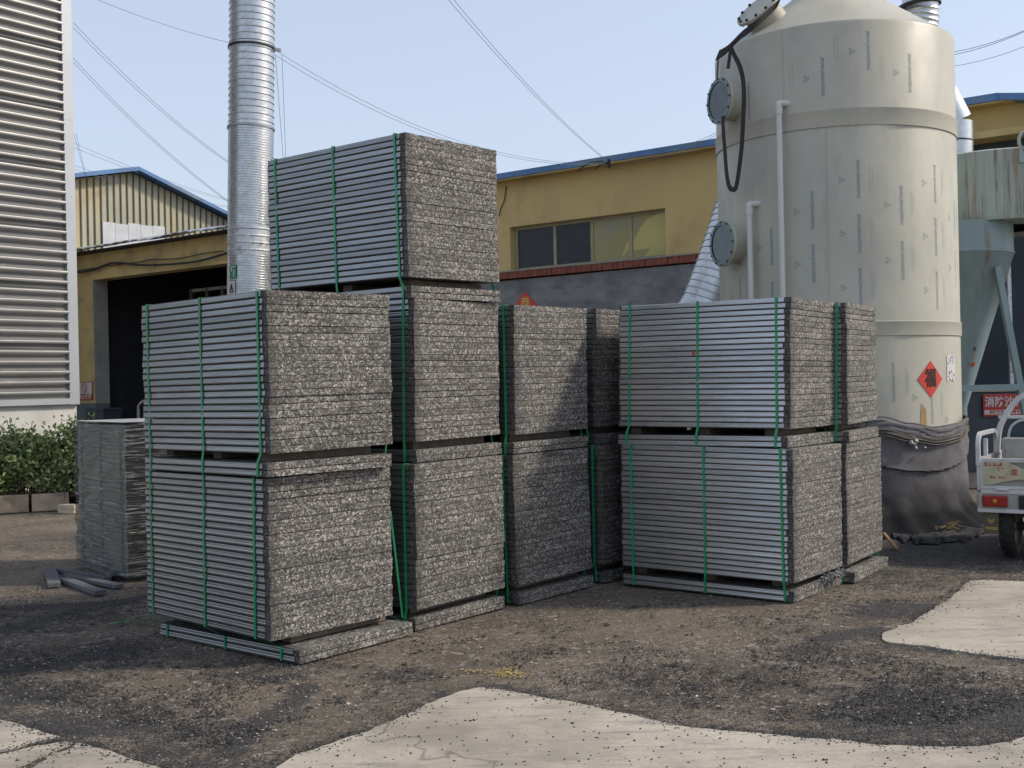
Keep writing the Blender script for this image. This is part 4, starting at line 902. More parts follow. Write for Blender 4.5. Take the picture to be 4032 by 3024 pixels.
# vertical faint sheet seams: thin welded strips
mb = MB()
for a, za, zc_ in ((-109, zb2t, zb1b), (-24, .8, zb2b), (-128, zb1t, z_rim)):
    a = R_(a); mb.obox((math.cos(a)*(TR+.001), math.sin(a)*(TR+.001), (za+zc_)/2), (math.cos(a)*.0015, math.sin(a)*.0015, 0), (-math.sin(a)*.006, math.cos(a)*.006, 0), (0,0,(zc_-za)/2))
mb.build('weld_seam', M['tank'], T)
# printed rows
toc = math.atan2(-TY, -TX)       # direction from the tank axis to the camera
def ang(sn): return toc+math.asin(max(-1, min(1, sn)))     # + goes to the right in the picture
lcur = [MB(), 0]; LM = ('blueink', 'blueink2', 'blueink3')
def flush(k):
    if lcur[0].v: lcur[0].build('printed_lettering', M[LM[k]], T)
    lcur[0] = MB()
def wrap(vs, fs, a, z, k, flip, r=TR+.0025):
    # text x axis runs down the shell (or up when flipped), text y axis runs to the right
    q = []
    for v in vs:
        x, y = (v.x, v.y) if not flip else (-v.x, -v.y)
        aa = a+y/TR; q.append((r*math.cos(aa), r*math.sin(aa), z-x))
    lcur[0].add(q, fs, 0)
name_v, name_f = text_mesh('JINAN JINHAOFENG', .050, .0002, .12); wdt = max(v.x for v in name_v)-min(v.x for v in name_v); sc_ = .395/wdt
for v in name_v: v.x *= sc_; v.y *= .95
small = [text_mesh(t, .016, 0) for t in ('Jinan Jinhaofeng Environmental Protection', 'Protection Equipment Co., Ltd')]
def recyc(a, z, k):
    vs = []; fs = []; R0 = .030
    for i in range(3):
        t0 = math.radians(90+120*i); t1 = math.radians(90+120*(i+1))
        p = Vector((R0*math.cos(t0), R0*math.sin(t0))); q = Vector((R0*math.cos(t1), R0*math.sin(t1))); p, q = p.lerp(q, .18), p.lerp(q, .86); d = (q-p).normalized(); n = Vector((-d.y, d.x))
        for s_ in (-.0055, .0055):
            o = len(vs); c1 = p+n*s_; c2 = q+n*s_; hw = .0011; vs += [Vector((*(c1-n*hw), 0)), Vector((*(c2-n*hw), 0)), Vector((*(c2+n*hw), 0)), Vector((*(c1+n*hw), 0))]; fs.append((o, o+1, o+2, o+3))
        o = len(vs); vs += [Vector((*(q+n*.009), 0)), Vector((*(q-n*.009), 0)), Vector((*(q+d*.018), 0))]; fs.append((o, o+1, o+2))
    wrap(vs, fs, a, z, k, False)
def ydown(py, px): return at(px, py, TY-1.1).z
rows_ = [(-.495, [960, 1175], True), (-.17, [635, 843, 1055, 1262], False), (.1815, [520, 727+4, 941, 1155], False), (.507, [620, 834, 1046, 1258], False), (.774, [525, 735, 946, 1155], False), (.942, [650, 850, 1060, 1270], False), (-.77, [750, 950, 1160], True)]
for si, (sn, ysl, flip) in enumerate(rows_):
    a = ang(sn)
    for j, y0 in enumerate(ysl):
        z = ydown(y0+200-4 if sn != -.495 else y0, 2750+(1112+953*sn)/2.011)
        if z+.2 > zb1b-.03 or z-.2 < zb2t+.05: continue
        k = 0 if abs(sn) < .55 else (1 if abs(sn) < .8 else 2)
        wrap(name_v, name_f, a, z, k, flip); flush(k)
        for ln, off in ((0, .118), (1, .145)):
            wrap(*small[ln], a+off/TR, z+.02, 2, flip)
        flush(2); recyc(a-.165/TR, z-.0, min(2, k+1)); flush(min(2, k+1))
for sn, ys_, flip in ((-.07, [312, 140], False), (.2765, [222, 380], False), (.592, [304], False), (-.66, [350], True)):
    for y0 in ys_:
        z = at(3285, y0, TY-1.1).z; k = 0 if abs(sn) < .3 else 1
        if z+.2 > z_rim-.02 or z-.2 < zb1t+.02: continue
        wrap(name_v, name_f, ang(sn), z, k, flip); flush(k); recyc(ang(sn)-.165/TR, z, min(2, k+1)); flush(min(2,k+1))
        for ln, off in ((0, -.30), (1, -.33)): wrap(*small[ln], ang(sn)+off/TR, z+.05, 2, flip)
        flush(2)
for sn, y0 in ((.416, 1509), (.713, 1600)):
    z = at(3300, y0, TY-1.1).z; wrap(name_v, name_f, ang(sn), z, 0 if sn < .5 else 1, False); flush(0 if sn < .5 else 1)
    for ln, off in ((0, .145), (1, .17)): wrap(*small[ln], ang(sn)+off/TR, z, 1, False)
    flush(1); recyc(ang(sn)+.24/TR, z-.16, 1); flush(1)
# sight glasses
def sight(px, py, label):
    a = ang(-.80); z = at(px, py, TY-.85).z; c = Vector((math.cos(a)*TR, math.sin(a)*TR, z)); n = Vector((math.cos(a), math.sin(a), 0)); q = n.to_track_quat('Z', 'Y').to_matrix().to_4x4(); q.translation = c
    mb = MB(); mb.lathe([(.205, -.1), (.205, .155)], 48, 0, M=q); mb.lathe([(.205,.150),(.252,.151),(.252,.176),(.215,.177)], 48, 0, M=q); o = mb.build('sight_glass', M['tank'], T); o['label'] = label
    mb = MB(); mb.lathe([(.238,.1775),(.238,.186),(.200,.188)], 48, 0, M=q); mb.build('clamp_ring', M['teal'], o)
    mb = MB(); mb.lathe([(.214,.1785), (.0001,.1785)], 48, 0, M=q); mb.lathe([(.214,.1785),(.214,.16)], 48, 0, M=q); mb.build('glass_disc', M['glass'], o)
    mb = MB()
    for i in range(12):
        t = 6.283*i/12; p = q @ Vector((.228*math.cos(t), .228*math.sin(t), .188)); r2 = q.to_3x3()
        mb.obox(p, r2 @ Vector((.009,0,0)), r2 @ Vector((0,.009,0)), r2 @ Vector((0,0,.007)))
    mb.build('bolts', M['dark'], o)
sight(2868, 365, 'upper round sight glass'); sight(2872, 944, 'lower round sight glass')
# manhole on the cone
c = at(2985, 28, TY-.55)-Vector((TX, TY, 0)); n = Vector((-.62, -.38, .69)).normalized(); q = n.to_track_quat('Z', 'Y').to_matrix().to_4x4(); q.translation = c
mb = MB(); mb.lathe([(.20,-.5),(.20,0)], 40, 0, M=q); mb.lathe([(.20,-.035),(.265,-.033),(.265,0),(.0001,.001)], 40, 0, M=q); mh = mb.build('manhole', M['tank'], T)
mb = MB()
for i in range(12):
    t = 6.283*i/12
    for zz in (.012, -.045): p = q @ Vector((.235*math.cos(t), .235*math.sin(t), zz)); r2 = q.to_3x3(); mb.obox(p, r2 @ Vector((.011,0,0)), r2 @ Vector((0,.011,0)), r2 @ Vector((0,0,.011)))
mb.build('bolts', M['dark'], mh)
# white pipes
def wpipe(px, py, a_off, label):
    sn = (px-3290-(py-900)*.0)/474/1.06; a = ang(sn); r = TR+.085; z = at(px, py, TY-1.2).z; x, y = r*math.cos(a), r*math.sin(a)
    mb = MB(); mb.tube([(x,y,.1),(x,y,z-.10)], .030, 16); o = mb.build('water_pipe', M['pvc'], T); o['label'] = label
    inx, iny = (TR-.02)*math.cos(a+.045), (TR-.02)*math.sin(a+.045)
    mb = MB(); mb.tube([(x,y,z-.12),(x,y,z-.045)], .036, 16); mb.tube(catm([Vector((x,y,z-.05)), Vector((x,y,z-.012)), Vector((x+(inx-x)*.35,y+(iny-y)*.35,z)), Vector((inx,iny,z))], 5), .033, 16); mb.build('elbow', M['pvc'], o)
wpipe(3096, 392, 0, 'taller white pipe'); wpipe(2974, 778, 0, 'shorter white pipe')

# ------- rubber straps hanging on the tank
def on_tank(zx, zy, r=TR+.03): return hit_cyl(2750+zx/2.011, zy/2.011, TX, TY, r)
def strap_loop(pts, r, w, name, label, extra=None):
    P = catm([on_tank(x, y, r) for x, y in pts], 6); o0 = P[-1]; mb = MB(); wv = []; nv = []
    for i, p in enumerate(P):
        rad = Vector((p.x-TX, p.y-TY, 0)).normalized(); t = (P[min(i+1, len(P)-1)]-P[max(i-1,0)]).normalized(); wv.append(t.cross(rad).normalized()*w); nv.append(rad*.006)
    mb.ribbon(P, wv, nv); return tag(mb.build(name, M['black'], shift=tuple(P[0])), label, 'strap')
strap_loop([(262,375),(285,430),(330,530),(356,640),(362,780),(355,950),(345,1150),(325,1330),(300,1480),(272,1500),(245,1475),(225,1370),(212,1200),(200,1050),(195,920)], TR+.21, .027, 'rubber_strap', 'long black rubber strap looping down over the upper sight glass')
strap_loop([(160,455),(155,520),(148,640)], TR+.05, .022, 'rubber_strap', 'short black strap end at the left edge of the tank shoulder')
strap_loop([(262,378),(250,440),(236,545)], TR+.21, .024, 'rubber_strap', 'black rubber strap strand just above the upper sight glass')
mb = MB(); P = catm([at(2750+x/2.011, y/2.011, TY-d) for x, y, d in ((645,10,.85),(600,60,.85),(480,170,.95),(400,235,.95),(330,290,.9),(225,395,.85),(150,440,.8))], 6)
mb.ribbon(P, (0.02,-.015,.050), (-.004,-.004,0)); tag(mb.build('rubber_strap', M['black'], shift=tuple(P[0])), 'wide black strap under the manhole running down the cone to the left', 'strap')

# ------- 福 diamond and worn notice
hp = hit_cyl(3664, 1493, TX, TY, TR); a = math.atan2(hp.y-TY, hp.x-TX); z = hp.z; rad = Vector((math.cos(a), math.sin(a), 0)); tg = Vector((-math.sin(a), math.cos(a), 0)); c = Vector((TX, TY, 0))+rad*(TR+.006)+Vector((0,0,z)); hh = .188; hw = .182
T2 = thing('fortune_paper', 'bright red diamond paper with one black character on the tank', 'paper decoration', tuple(c)); mb = MB(); N = 12
def dia(mb, s, lift):
    vs = [(0,s*hh)]; o = len(mb.v)
    def P(x, y): aa = a+x/TR; r = TR+lift; return Vector((TX+r*math.cos(aa), TY+r*math.sin(aa), z+y))-c
    g = []
    for i in range(N+1):
        x = -hw*s+2*hw*s*i/N; h = hh*s*(1-abs(x)/(hw*s)); g.append((P(x, h), P(x, -h)))
    for i in range(N): mb.add([g[i][0], g[i][1], g[i+1][1], g[i+1][0]], [(0,1,2,3)])
dia(mb, 1, .005); mb.build('paper', M['redp'], T2); vs, fs = text_mesh('福', .18, .0); mb = MB()
for i_, (ox, oz) in enumerate(((0,0),(.005,0),(-.005,0),(0,.004),(0,-.004),(.0035,.003),(-.0035,-.003))):
    rr_ = TR+.008+i_*2e-4; mb.add([Vector((TX+rr_*math.cos(a+(v.x+ox)*.9/TR), TY+rr_*math.sin(a+(v.x+ox)*.9/TR), z+(v.y+oz)*1.12))-c for v in vs], fs); mb.build('lettering', M['ink'], T2)
mb = MB(); hp = hit_cyl(3744, 1450, TX, TY, TR); a2 = math.atan2(hp.y-TY, hp.x-TX); z0, z1 = hp.z-.14, hp.z+.15; N = 8; rnd = random.Random(8); c2 = Vector((TX+TR*math.cos(a2), TY+TR*math.sin(a2), z0)); T2 = thing('torn_notice', 'torn white notice with black marks right of the red diamond', 'notice', tuple(c2))
for i in range(N+1):
    aa = a2-.075+.15*i/N; mb.v += [tuple(Vector((TX+(TR+.004)*math.cos(aa), TY+(TR+.004)*math.sin(aa), z0+rnd.uniform(0,.02)))-c2), tuple(Vector((TX+(TR+.004)*math.cos(aa), TY+(TR+.004)*math.sin(aa), z1-rnd.uniform(0,.02)))-c2)]
for i in range(N): mb.f.append((2*i, 2*i+2, 2*i+3, 2*i+1)); mb.m.append(0); mb.sm.append(False)
mb.build('paper', M['white'], T2); mb = MB()
for i in range(16):
    aa = a2+rnd.uniform(-.07,.07); zz = rnd.uniform(z0+.02, z1-.02); r = rnd.uniform(.004,.013); rad = Vector((math.cos(aa), math.sin(aa), 0)); tg = Vector((-math.sin(aa), math.cos(aa), 0))
    p = Vector((TX, TY, 0))+rad*(TR+.007)+Vector((0,0,zz))-c2; n = 6; mb.add([p+tg*r*rnd.uniform(.4,1.2)*math.cos(6.283*k/n)+Vector((0,0,r*rnd.uniform(.6,1.8)*math.sin(6.283*k/n))) for k in range(n)], [tuple(range(n))])
mb.build('ink_marks', M['ink'], T2)
# rust run on the tank foot
mb = MB(); hp = hit_cyl(3636, 1620, TX, TY, TR); a3 = math.atan2(hp.y-TY, hp.x-TX)
for i in range(26):
    x = random.gauss(0,.03); w2 = random.uniform(.004,.014); zt2 = 1.08+random.uniform(.02,.26)*(1-abs(x)*8); rad = TR+.0015+i*3e-5
    if zt2 < 1.1: continue
    q = [Vector((rad*math.cos(a3+xx/TR), rad*math.sin(a3+xx/TR), zz)) for xx, zz in ((x-w2,1.0),(x+w2,1.0),(x+w2*.4,zt2),(x-w2*.4,zt2))]; mb.add(q, [(0,1,2,3)])
mb.build('rust_stain', simple('rust_stain', (.42,.27,.12), .7, 0, .15, 8, 0), T)

# ------- cloth round the foot
T2 = thing('cloth_wrap', 'grey felt cloth tied around the foot of the pale tank', 'cloth', (TX, TY, 0))
mb = MB(); NA, NZ = 220, 90; dtoc = toc
def ztop(a):
    d = (a-dtoc+math.pi) % (2*math.pi)-math.pi; pts_ = [(-math.pi,1.2),(-1.2,1.24),(-.4,1.24),(.33,1.17),(.55,1.10),(.80,1.05),(1.12,1.07),(1.35,1.13),(math.pi,1.2)]
    for (x0, y0), (x1, y1) in zip(pts_, pts_[1:]):
        if x0 <= d <= x1: t = (d-x0)/(x1-x0); t = t*t*(3-2*t); return y0+(y1-y0)*t
    return 1.2
def zsag(a): d = (a-dtoc+math.pi) % (2*math.pi)-math.pi; return .60+.34*min(1.2, abs(d-.72))**2*1.1
def noi(x, y, z): return noise.noise(Vector((x, y, z)))
for j in range(NZ+1):
    for i in range(NA):
        a = 2*math.pi*i/NA; h = (j/NZ); zt2 = ztop(a); z = (h**1.25)*zt2; d = (a-dtoc+math.pi) % (2*math.pi)-math.pi
        e = .022+.012*noi(math.cos(a)*3, math.sin(a)*3, z*3)+.006*noi(math.cos(a)*12, math.sin(a)*12, z*8)
        e += .035*(1-h)**.7
        k = zt2-z
        if k < .17: e += .016*abs(math.sin((k*1.0+.06*noi(math.cos(a)*2, math.sin(a)*2, 7))*math.pi/.055))**.6+.008
        zs = zsag(a)
        if z > zs: e += .030*math.exp(-((z-zs)/.10))
        if z < .36:
            q = (.36-z)/.36; e += q**2.6*(.30+.16*noi(math.cos(a)*4, math.sin(a)*4, 1))+q*.045*math.sin(a*26+2.5*noi(math.cos(a)*5, math.sin(a)*5, z*4))
        if k < .02: e = max(.004, e*.35)
        if d > 1.0 and k < .1: e += .05*max(0, 1-abs(d-1.35)/.25)*(1-k/.1)
        r = TR+e; zz = max(.004, z+(.02*noi(a*8, z*5, 2) if z < .2 else 0)); mb.v.append((r*math.cos(a), r*math.sin(a), zz))
for j in range(NZ):
    for i in range(NA): mb.f.append((j*NA+i, j*NA+(i+1) % NA, (j+1)*NA+(i+1) % NA, (j+1)*NA+i)); mb.m.append(0); mb.sm.append(True)
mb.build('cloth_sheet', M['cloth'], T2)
mb = MB()
for off in (.10, .135, .165):
    pts = []
    for i in range(60):
        a = dtoc-1.2+2.7*i/59; z = ztop(a)-off-.03*math.sin((a-dtoc)*1.3+off*9); pts.append(Vector(((TR+.062)*math.cos(a), (TR+.062)*math.sin(a), z)))
    mb.tube(pts, .006, 5)
mb.build('tie_rope', M['runner'], T2)
mb = MB(); rnd = random.Random(2)
for i in range(9):
    a = ang(.55+rnd.uniform(-.06,.06)) if i < 6 else ang(-.02+rnd.uniform(-.03,.03)); p = Vector(((TR+.085)*math.cos(a), (TR+.085)*math.sin(a), (.97 if i < 6 else 1.08)-rnd.uniform(0,.13 if i < 6 else .02))); r = rnd.uniform(.010,.020)
    n = Vector((rnd.gauss(0,1), rnd.gauss(0,1), rnd.gauss(0,1))).normalized(); mb.obox(p, n*r, n.orthogonal().normalized()*r, n.cross(n.orthogonal()).normalized()*r*.7)
mb.build('knot', M['jamb'], T2)
# dark cloth lying on the soil
mb = MB(); NX, NY = 110, 40; c0 = gz(3690, 2110); c0.z = 0
for j in range(NY+1):
    for i in range(NX+1):
        px = 3440+460*i/NX; edge = .5+.5*noi(i*.09, 3, 0); py0 = 2035+30*abs(i/NX-.5); py1 = 2085+55*math.sin(math.pi*min(1, max(0, (i/NX))))**.7+18*noi(i*.16, 0, 5)
        p = gz(px, py0+(py1-py0)*j/NY); z = .012+.045*abs(noi(p.x*3, p.y*9, 1))+.02*noi(p.x*9, p.y*20, 4); 
        if j == NY or i in (0, NX): z = .0
        mb.v.append((p.x, p.y, max(.001, z)))
for j in range(NY):
    for i in range(NX): mb.f.append((j*(NX+1)+i, j*(NX+1)+i+1, (j+1)*(NX+1)+i+1, (j+1)*(NX+1)+i)); mb.m.append(0); mb.sm.append(True)
M['dcloth'] = simple('dirty_black_cloth', (.030,.031,.035), .97, 0, .4, 6, .6, 60)
tag(mb.build('dirty_cloth', M['dcloth'], shift=tuple(c0)), 'blackened crumpled cloth lying on the ground before the tank foot', 'cloth')
mb = MB(); rnd = random.Random(4); c0 = gz(3725, 2105)
for i in range(70):
    p = gz(3715+rnd.gauss(0,22), 2092+rnd.gauss(0,8)); p.z = .03+rnd.random()*.05; d = Vector((rnd.gauss(.4,.8), rnd.gauss(-.3,.6), rnd.gauss(0,.25))).normalized()*rnd.uniform(.06,.2); mb.tube([p, p+d*.5+Vector((0,0,.02)), p+d], .0025, 3)
tag(mb.build('dry_straw', M['straw'], shift=tuple(c0)), 'tuft of dry straw on the black cloth before the tank', 'straw', kind='stuff')
a_ = gz(3480, 2100, .10); b_ = gz(3532, 2162, .012); mb = MB(); mb.bar(a_, b_, .028, .022); tag(mb.build('wooden_stick', M['stick'], None, .004, shift=tuple(b_)), 'thin brown wooden stick leaning on the right rear bundle', 'stick')
# shavings in the gap of the right front stack
mb = MB(); rnd = random.Random(6); c0 = gz(3290, 2262, .08)
for i in range(160):
    q = rnd.random()**.6; p = gz(3215+90*q+rnd.gauss(0,5), 2285-30*q+rnd.gauss(0,5), .095); p.z = .085+rnd.random()*.035; p += Vector((.02,-.02,0)); n = Vector((rnd.gauss(0,1), rnd.gauss(0,1), rnd.gauss(0,1))).normalized(); r = rnd.uniform(.006,.016); mb.obox(p, n*r, n.orthogonal().normalized()*r*.6, n.cross(n.orthogonal()).normalized()*.002)
tag(mb.build('plastic_shavings', M['chipw'] if False else simple('grey_shavings', (.17,.17,.175), .7, 0, .7, 40, 0), shift=tuple(c0)), 'small heap of grey shavings on the base boards of the right front stack', 'shavings', kind='stuff')

# ================================================================== DUST COLLECTOR (right)
CY = 15.0; cc = at(3925, 900, CY); CX_ = cc.x; RB = 1.13
zt_, zb_ = at(3900, 586, CY-1.1).z, at(3900, 857, CY-1.1).z
T = thing('dust_collector', 'rust-streaked pale green dust collector with cone hopper right of the tank', 'dust collector', (CX_, CY, 0))
print('collector', CX_, zt_, zb_)
mb = MB(); mb.lathe([(RB-.6, zb_-.01), (RB, zb_), (RB, zt_), (RB-.04, zt_+.02), (.0001, zt_+.10)], 72); mb.build('filter_drum', M['hopper'], T)
mb = MB(); mb.lathe([(RB+.006, zb_-.012), (RB+.012, zb_+.03), (RB+.001, zb_+.032)], 72); mb.build('lower_rim', M['hopper'], T)
mb = MB(); a = math.atan2(at(4020,700,CY-1).y-CY, at(4020,700,CY-1).x-CX_); mb.obox(((RB+.004)*math.cos(a), (RB+.004)*math.sin(a), (zt_+zb_)/2), (math.cos(a)*.006, math.sin(a)*.006, 0), (-math.sin(a)*.012, math.cos(a)*.012, 0), (0,0,(zt_-zb_)/2)); mb.build('drum_seam', M['hopper'], T)
p = Vector(((RB+.01)*math.cos(a), (RB+.01)*math.sin(a), zt_-.02)); mb = MB(); ring = [p+Vector((.06*math.cos(t)*1.0, 0, .10+.10*math.sin(t))) for t in [6.283*i/20 for i in range(21)]]; mb.tube(ring, .022, 6); mb.obox(p+Vector((0,0,-.06)), (.06,0,0), (0,.012,0), (0,0,.10)); mb.build('lifting_lug', M['hopper'], T)
hx = at(3757, 1006, 14.7).x-CX_; hy = 14.7-CY; z_a, z_b, z_c = zb_-.001, at(3973,1003,14.7).z, at(3795,1603,14.7).z; r1 = (3973-3757)/F*14.7; r2 = (3793-3757)/F*14.7
Mt = Matrix.Translation((hx, hy, 0)); mb = MB(); mb.lathe([(r1, z_a), (r1, z_b+.02), (r1+.012, z_b+.01), (r1+.012, z_b-.01), (r1, z_b-.02), (r1+(r2-r1)*.5, z_b+(z_c-z_b)*.5)], 60, M=Mt); mb.lathe([(r1+(r2-r1)*.5, z_b+(z_c-z_b)*.5), (r2, z_c), (r2, .6)], 60, M=Mt); mb.build('cone_hopper', M['teal'], T)
def rp(px, py, Y): return at(px, py, Y)-Vector((CX_, CY, 0))
mb = MB(); la = rp(3925, 1050, 14.1); lb_ = rp(4014, 1510, 14.1); d = (lb_-la)/(lb_.z-la.z); lft = la+d*(0-la.z); mb.bar(la, lft, .075, .075, (0,1,0)); mb.build('leg', M['teal'], T)
mb = MB(); la = rp(3966, 900, 16.6); mb.bar(la, (la.x+.03, la.y, 0), .05, .05, (0,1,0)); mb.build('leg', M['galvr'], T)
mb = MB(); la2 = rp(4330, 1050, 14.2); mb.bar(la2, (la2.x+.35, la2.y, 0), .075, .075, (0,1,0)); mb.build('leg', M['teal'], T)
mb = MB(); mb.bar(rp(3700, 1531, 14.05), rp(4012, 1523, 14.05), .06, .072, (0,0,1)); mb.build('cross_beam', M['teal'], T)
# little papers on the cone
for px, py, s_, mt, lab in ((3832,1435,.032,'redp','small red diamond sticker on the teal cone hopper'), (3838,1374,.022,'slate','small dark diamond sticker above the red one on the cone hopper')):
    zz = at(px, py, 14.4).z; t = (zz-z_b)/(z_c-z_b); rr_ = r1+(r2-r1)*t+.006; p = hit_cyl(px, py, CX_+hx, CY+hy, rr_); rad = Vector((p.x-CX_-hx, p.y-CY-hy, 0)).normalized(); tg = Vector((-rad.y, rad.x, 0)); up = Vector((0,0,1))-rad*((r1-r2)/(z_b-z_c))*-1; mb = MB(); up = (Vector((0,0,1))+rad*((r1-r2)/(z_b-z_c))).normalized(); p += rad*.004
    mb.add([up*s_*1.2, tg*s_, up*-s_*1.2, tg*-s_], [(3,2,1,0)]); mb.add([v+rad*-.003 for v in (up*s_*1.2, tg*s_, up*-s_*1.2, tg*-s_)], [(0,1,2,3)]); tag(mb.build('diamond_sticker', M[mt], loc=tuple(p)), lab, 'sticker')
# duct from the collector up behind the tank
b0 = at(3757, 590, 15.0); b0.z = zt_+.02
T2 = thing('exhaust_duct', 'silver duct rising from the green dust collector behind the tank', 'duct', tuple(b0))
pp_ = [Vector((0,0,0)), at(3757,484,15)-b0, at(3700,372,15)-b0, at(3640,255,15)-b0, at(3600,120,15)-b0, at(3606,-120,15)-b0]
mb = MB(); mb.tube(pp_[:2], .232, 32); mb.build('vertical_piece', M['galv'], T2); mb = MB(); mb.tube(pp_[1:5], .228, 32); mb.build('slanting_piece', M['galv'], T2)
s_ = []; rs = []; P_ = catm([at(3612,170,14.4)-b0, at(3625,60,14.4)-b0, at(3612,-160,14.4)-b0], 30)
for i, p in enumerate(P_): s_.append(p); rs.append(.215 if i % 4 else .225)
mb = MB(); mb.tube(s_, .2, 32, 0, True, lambda i: rs[i]); mb.build('spiral_piece', M['galv'], T2)
mb = MB(); c_ = at(3620, 22, 14.4)-b0; mb.lathe([(.226,-.02),(.262,-.018),(.262,.018),(.226,.02)], 40, M=Matrix.Translation(c_) @ Matrix.Rotation(R_(-5), 4, 'Y')); mb.build('clamp_ring', M['black'], T2)
mb = MB(); mb.lathe([(.233,.03),(.30,.03),(.30,.055),(.233,.06)], 40); mb.lathe([(.233,.28),(.243,.285),(.243,.30),(.233,.305)], 40); mb.build('flange', M['slate'], T2)
# fire sand bin with sign
c0 = at(3780, 1700, 15.6); u0 = c0.x; zt_ = at(3900, 1543, 15.6).z; zb_ = at(3900, 1855, 15.6).z; T2 = thing('fire_sand_bin', 'dark slate steel sand bin behind the dust collector legs', 'sand bin', (u0, 15.6, 0)); wd = 2.2
mb = MB(); mb.box(0, 0, zb_, wd, .7, zt_); mb.build('bin_body', M['slate'], T2, .01); mb = MB(); mb.box(-.02, -.03, zt_+.001, wd+.02, .73, zt_+.03); mb.build('bin_rim', M['jamb'], T2)
mb = MB(); mb.box(0, .05, 0, wd, .6, zb_-.002); mb.build('bin_base', M['mortar'], T2)
a = at(3872, 1640, 15.56); b = at(3998, 1551, 15.56); T3 = thing('fire_sand_sign', 'red sign with white Chinese characters hung on the dark sand bin', 'sign', (a.x, 15.57, a.z)); wd = .58; h = b.z-a.z
mb = MB(); mb.box(0, -.01, 0, wd, .0, h); mb.build('sign_plate', M['red'], T3, .004); mb = MB(); mb.box(.016, -.0125, h*.085, wd-.016, -.0103, h*.285); mb.build('sign_strip', M['white'], T3)
mb = MB(); text_on(mb, '消防沙箱', .150, (wd*.5, -.0128, h*.63), (1,0,0), (0,0,1), 0, .0035, 0, .90); mb.build('large_lettering', M['white'], T3)
mb = MB(); text_on(mb, '消防专用 严禁挪用', .052, (wd*.5, -.0140, h*.185), (1,0,0), (0,0,1), 0, .0012); mb.build('small_lettering', M['red'], T3)

# ================================================================== CARGO TRICYCLE (right edge)
yaw = R_(-33); VP = gz(3850, 2174); VO = at(3846, 1900, 9.75); VO.z = 0
T = thing('cargo_tricycle', 'white railed cargo tricycle parked at the right edge, rear towards us', 'tricycle', tuple(VO), yaw)
# local x: along the tailgate to the right, local y: forward (away), z up
BW = 1.15; LEN = 1.5; zs = at(3860, 2016, 9.75).z; zt1 = at(3860, 1803, 9.75).z; zl1 = at(3860,1938,9.75).z
print('trike', zs, zt1, zl1)
mb = MB(); mb.box(0, 0, zs, BW, .035, zs+.035); mb.box(0, 0, zl1-.01, BW, .035, zl1+.03); mb.box(0, 0, zs+.035, .03, .035, zl1-.01); mb.box(BW-.03, 0, zs+.035, BW, .035, zl1-.01); mb.box(0, .036, zs, .035, LEN, zs+.05); mb.box(BW-.035, .036, zs, BW, LEN, zs+.05); mb.build('chassis', M['alum'], T, .004)
mb = MB(); mb.box(.031, .008, zs+.036, BW-.031, .02, zl1-.011); mb.build('lamp_panel', M['bedp'], T)
mb = MB(); z0 = zl1+.031
mb.box(.03, -.004, z0, BW-.03, .03, z0+.03); mb.box(.03, -.004, zt1-.035, BW-.03, .03, zt1); mb.box(.03, -.004, z0+.03, .065, .03, zt1-.035); mb.box(BW-.065, -.004, z0+.03, BW-.03, .03, zt1-.035); mb.build('tailgate_frame', M['alum'], T, .004)
mb = MB(); h = (zt1-z0-.065)
n = 6
for i in range(n): za = z0+.031+h*i/n; mb.box(.066, .008+.006*(i % 2), za, BW-.066, .022, za+h/n-.001)
mb.build('tailgate_panel', M['bedp'], T)
# torn advertising sheet on the tailgate
sx0, sz0, sz1 = .05, z0+.035, zt1-.03; mb = MB()
out = [(sx0,sz0-.004),(sx0+.06,sz0+.0),(sx0+.15,sz0+.026),(sx0+.26,sz0+.050),(sx0+.40,sz0+.055),(sx0+.52,sz0+.060),(sx0+.52,sz0+.085),(sx0+.38,sz0+.105),(sx0+.28,sz1-.035),(sx0+.22,sz1-.008),(sx0+.20,sz1+.004),(sx0+.0,sz1+.004)]
mb.add([(x,-.0065,z) for x, z in out], [tuple(range(len(out)))]); pst = mb.build('advert_sheet', simple('worn_paper', (.55,.50,.36), .6, 0, .15, 12, .2, 30, False, (1,1,1), (.40,.33,.18), 5, .5, .7), T)
mb = MB(); mb.box(sx0+.018, -.0078, sz1-.034, sx0+.155, -.0067, sz1-.004); mb.build('red_band', M['red'], pst)
mb = MB(); text_on(mb, '抖音团购', .028, (sx0+.088, -.0084, sz1-.019), (1,0,0), (0,0,1), 0, .0008); mb.build('white_lettering', M['white'], pst)
mb = MB(); text_on(mb, '地址：梁山', .024, (sx0+.115, -.0078, sz0+.066), (1,0,0), (0,0,1), 0, .0006); mb.build('red_lettering', M['red'], pst); mb = MB(); text_on(mb, '查', .06, (sx0+.25, -.0078, sz0+.110), (1,0,0), (0,0,1), 0, .0008); mb.build('red_character', M['red'], pst); mb = MB()
pc = [(sx0+.135+.012*math.cos(t), -.008, sz0+.140+.014*math.sin(t)) for t in [1.6+3.2*i/8 for i in range(9)]]; mb.tube(pc, .0028, 4); mb.box(sx0+.148, -.008, sz0+.141, sx0+.17, -.0068, sz0+.148); mb.build('phone_symbol', M['red'], pst)
# latch
mb = MB(); mb.box(.004, -.018, zl1+.06, .022, -.001, zt1-.05); mb.tube([(.013,-.026,zt1-.12),(.013,-.028,zl1+.10),(.015,-.02,zl1+.04)], .007, 6); mb.build('latch', M['alum'], T, .002)
mb = MB(); mb.box(.16, -.018, zl1+.018, .25, -.001, zl1+.04); mb.tube([(.15,-.018,zl1+.03),(.26,-.018,zl1+.03)], .008, 8); mb.build('hinge', M['alum'], T, .002)
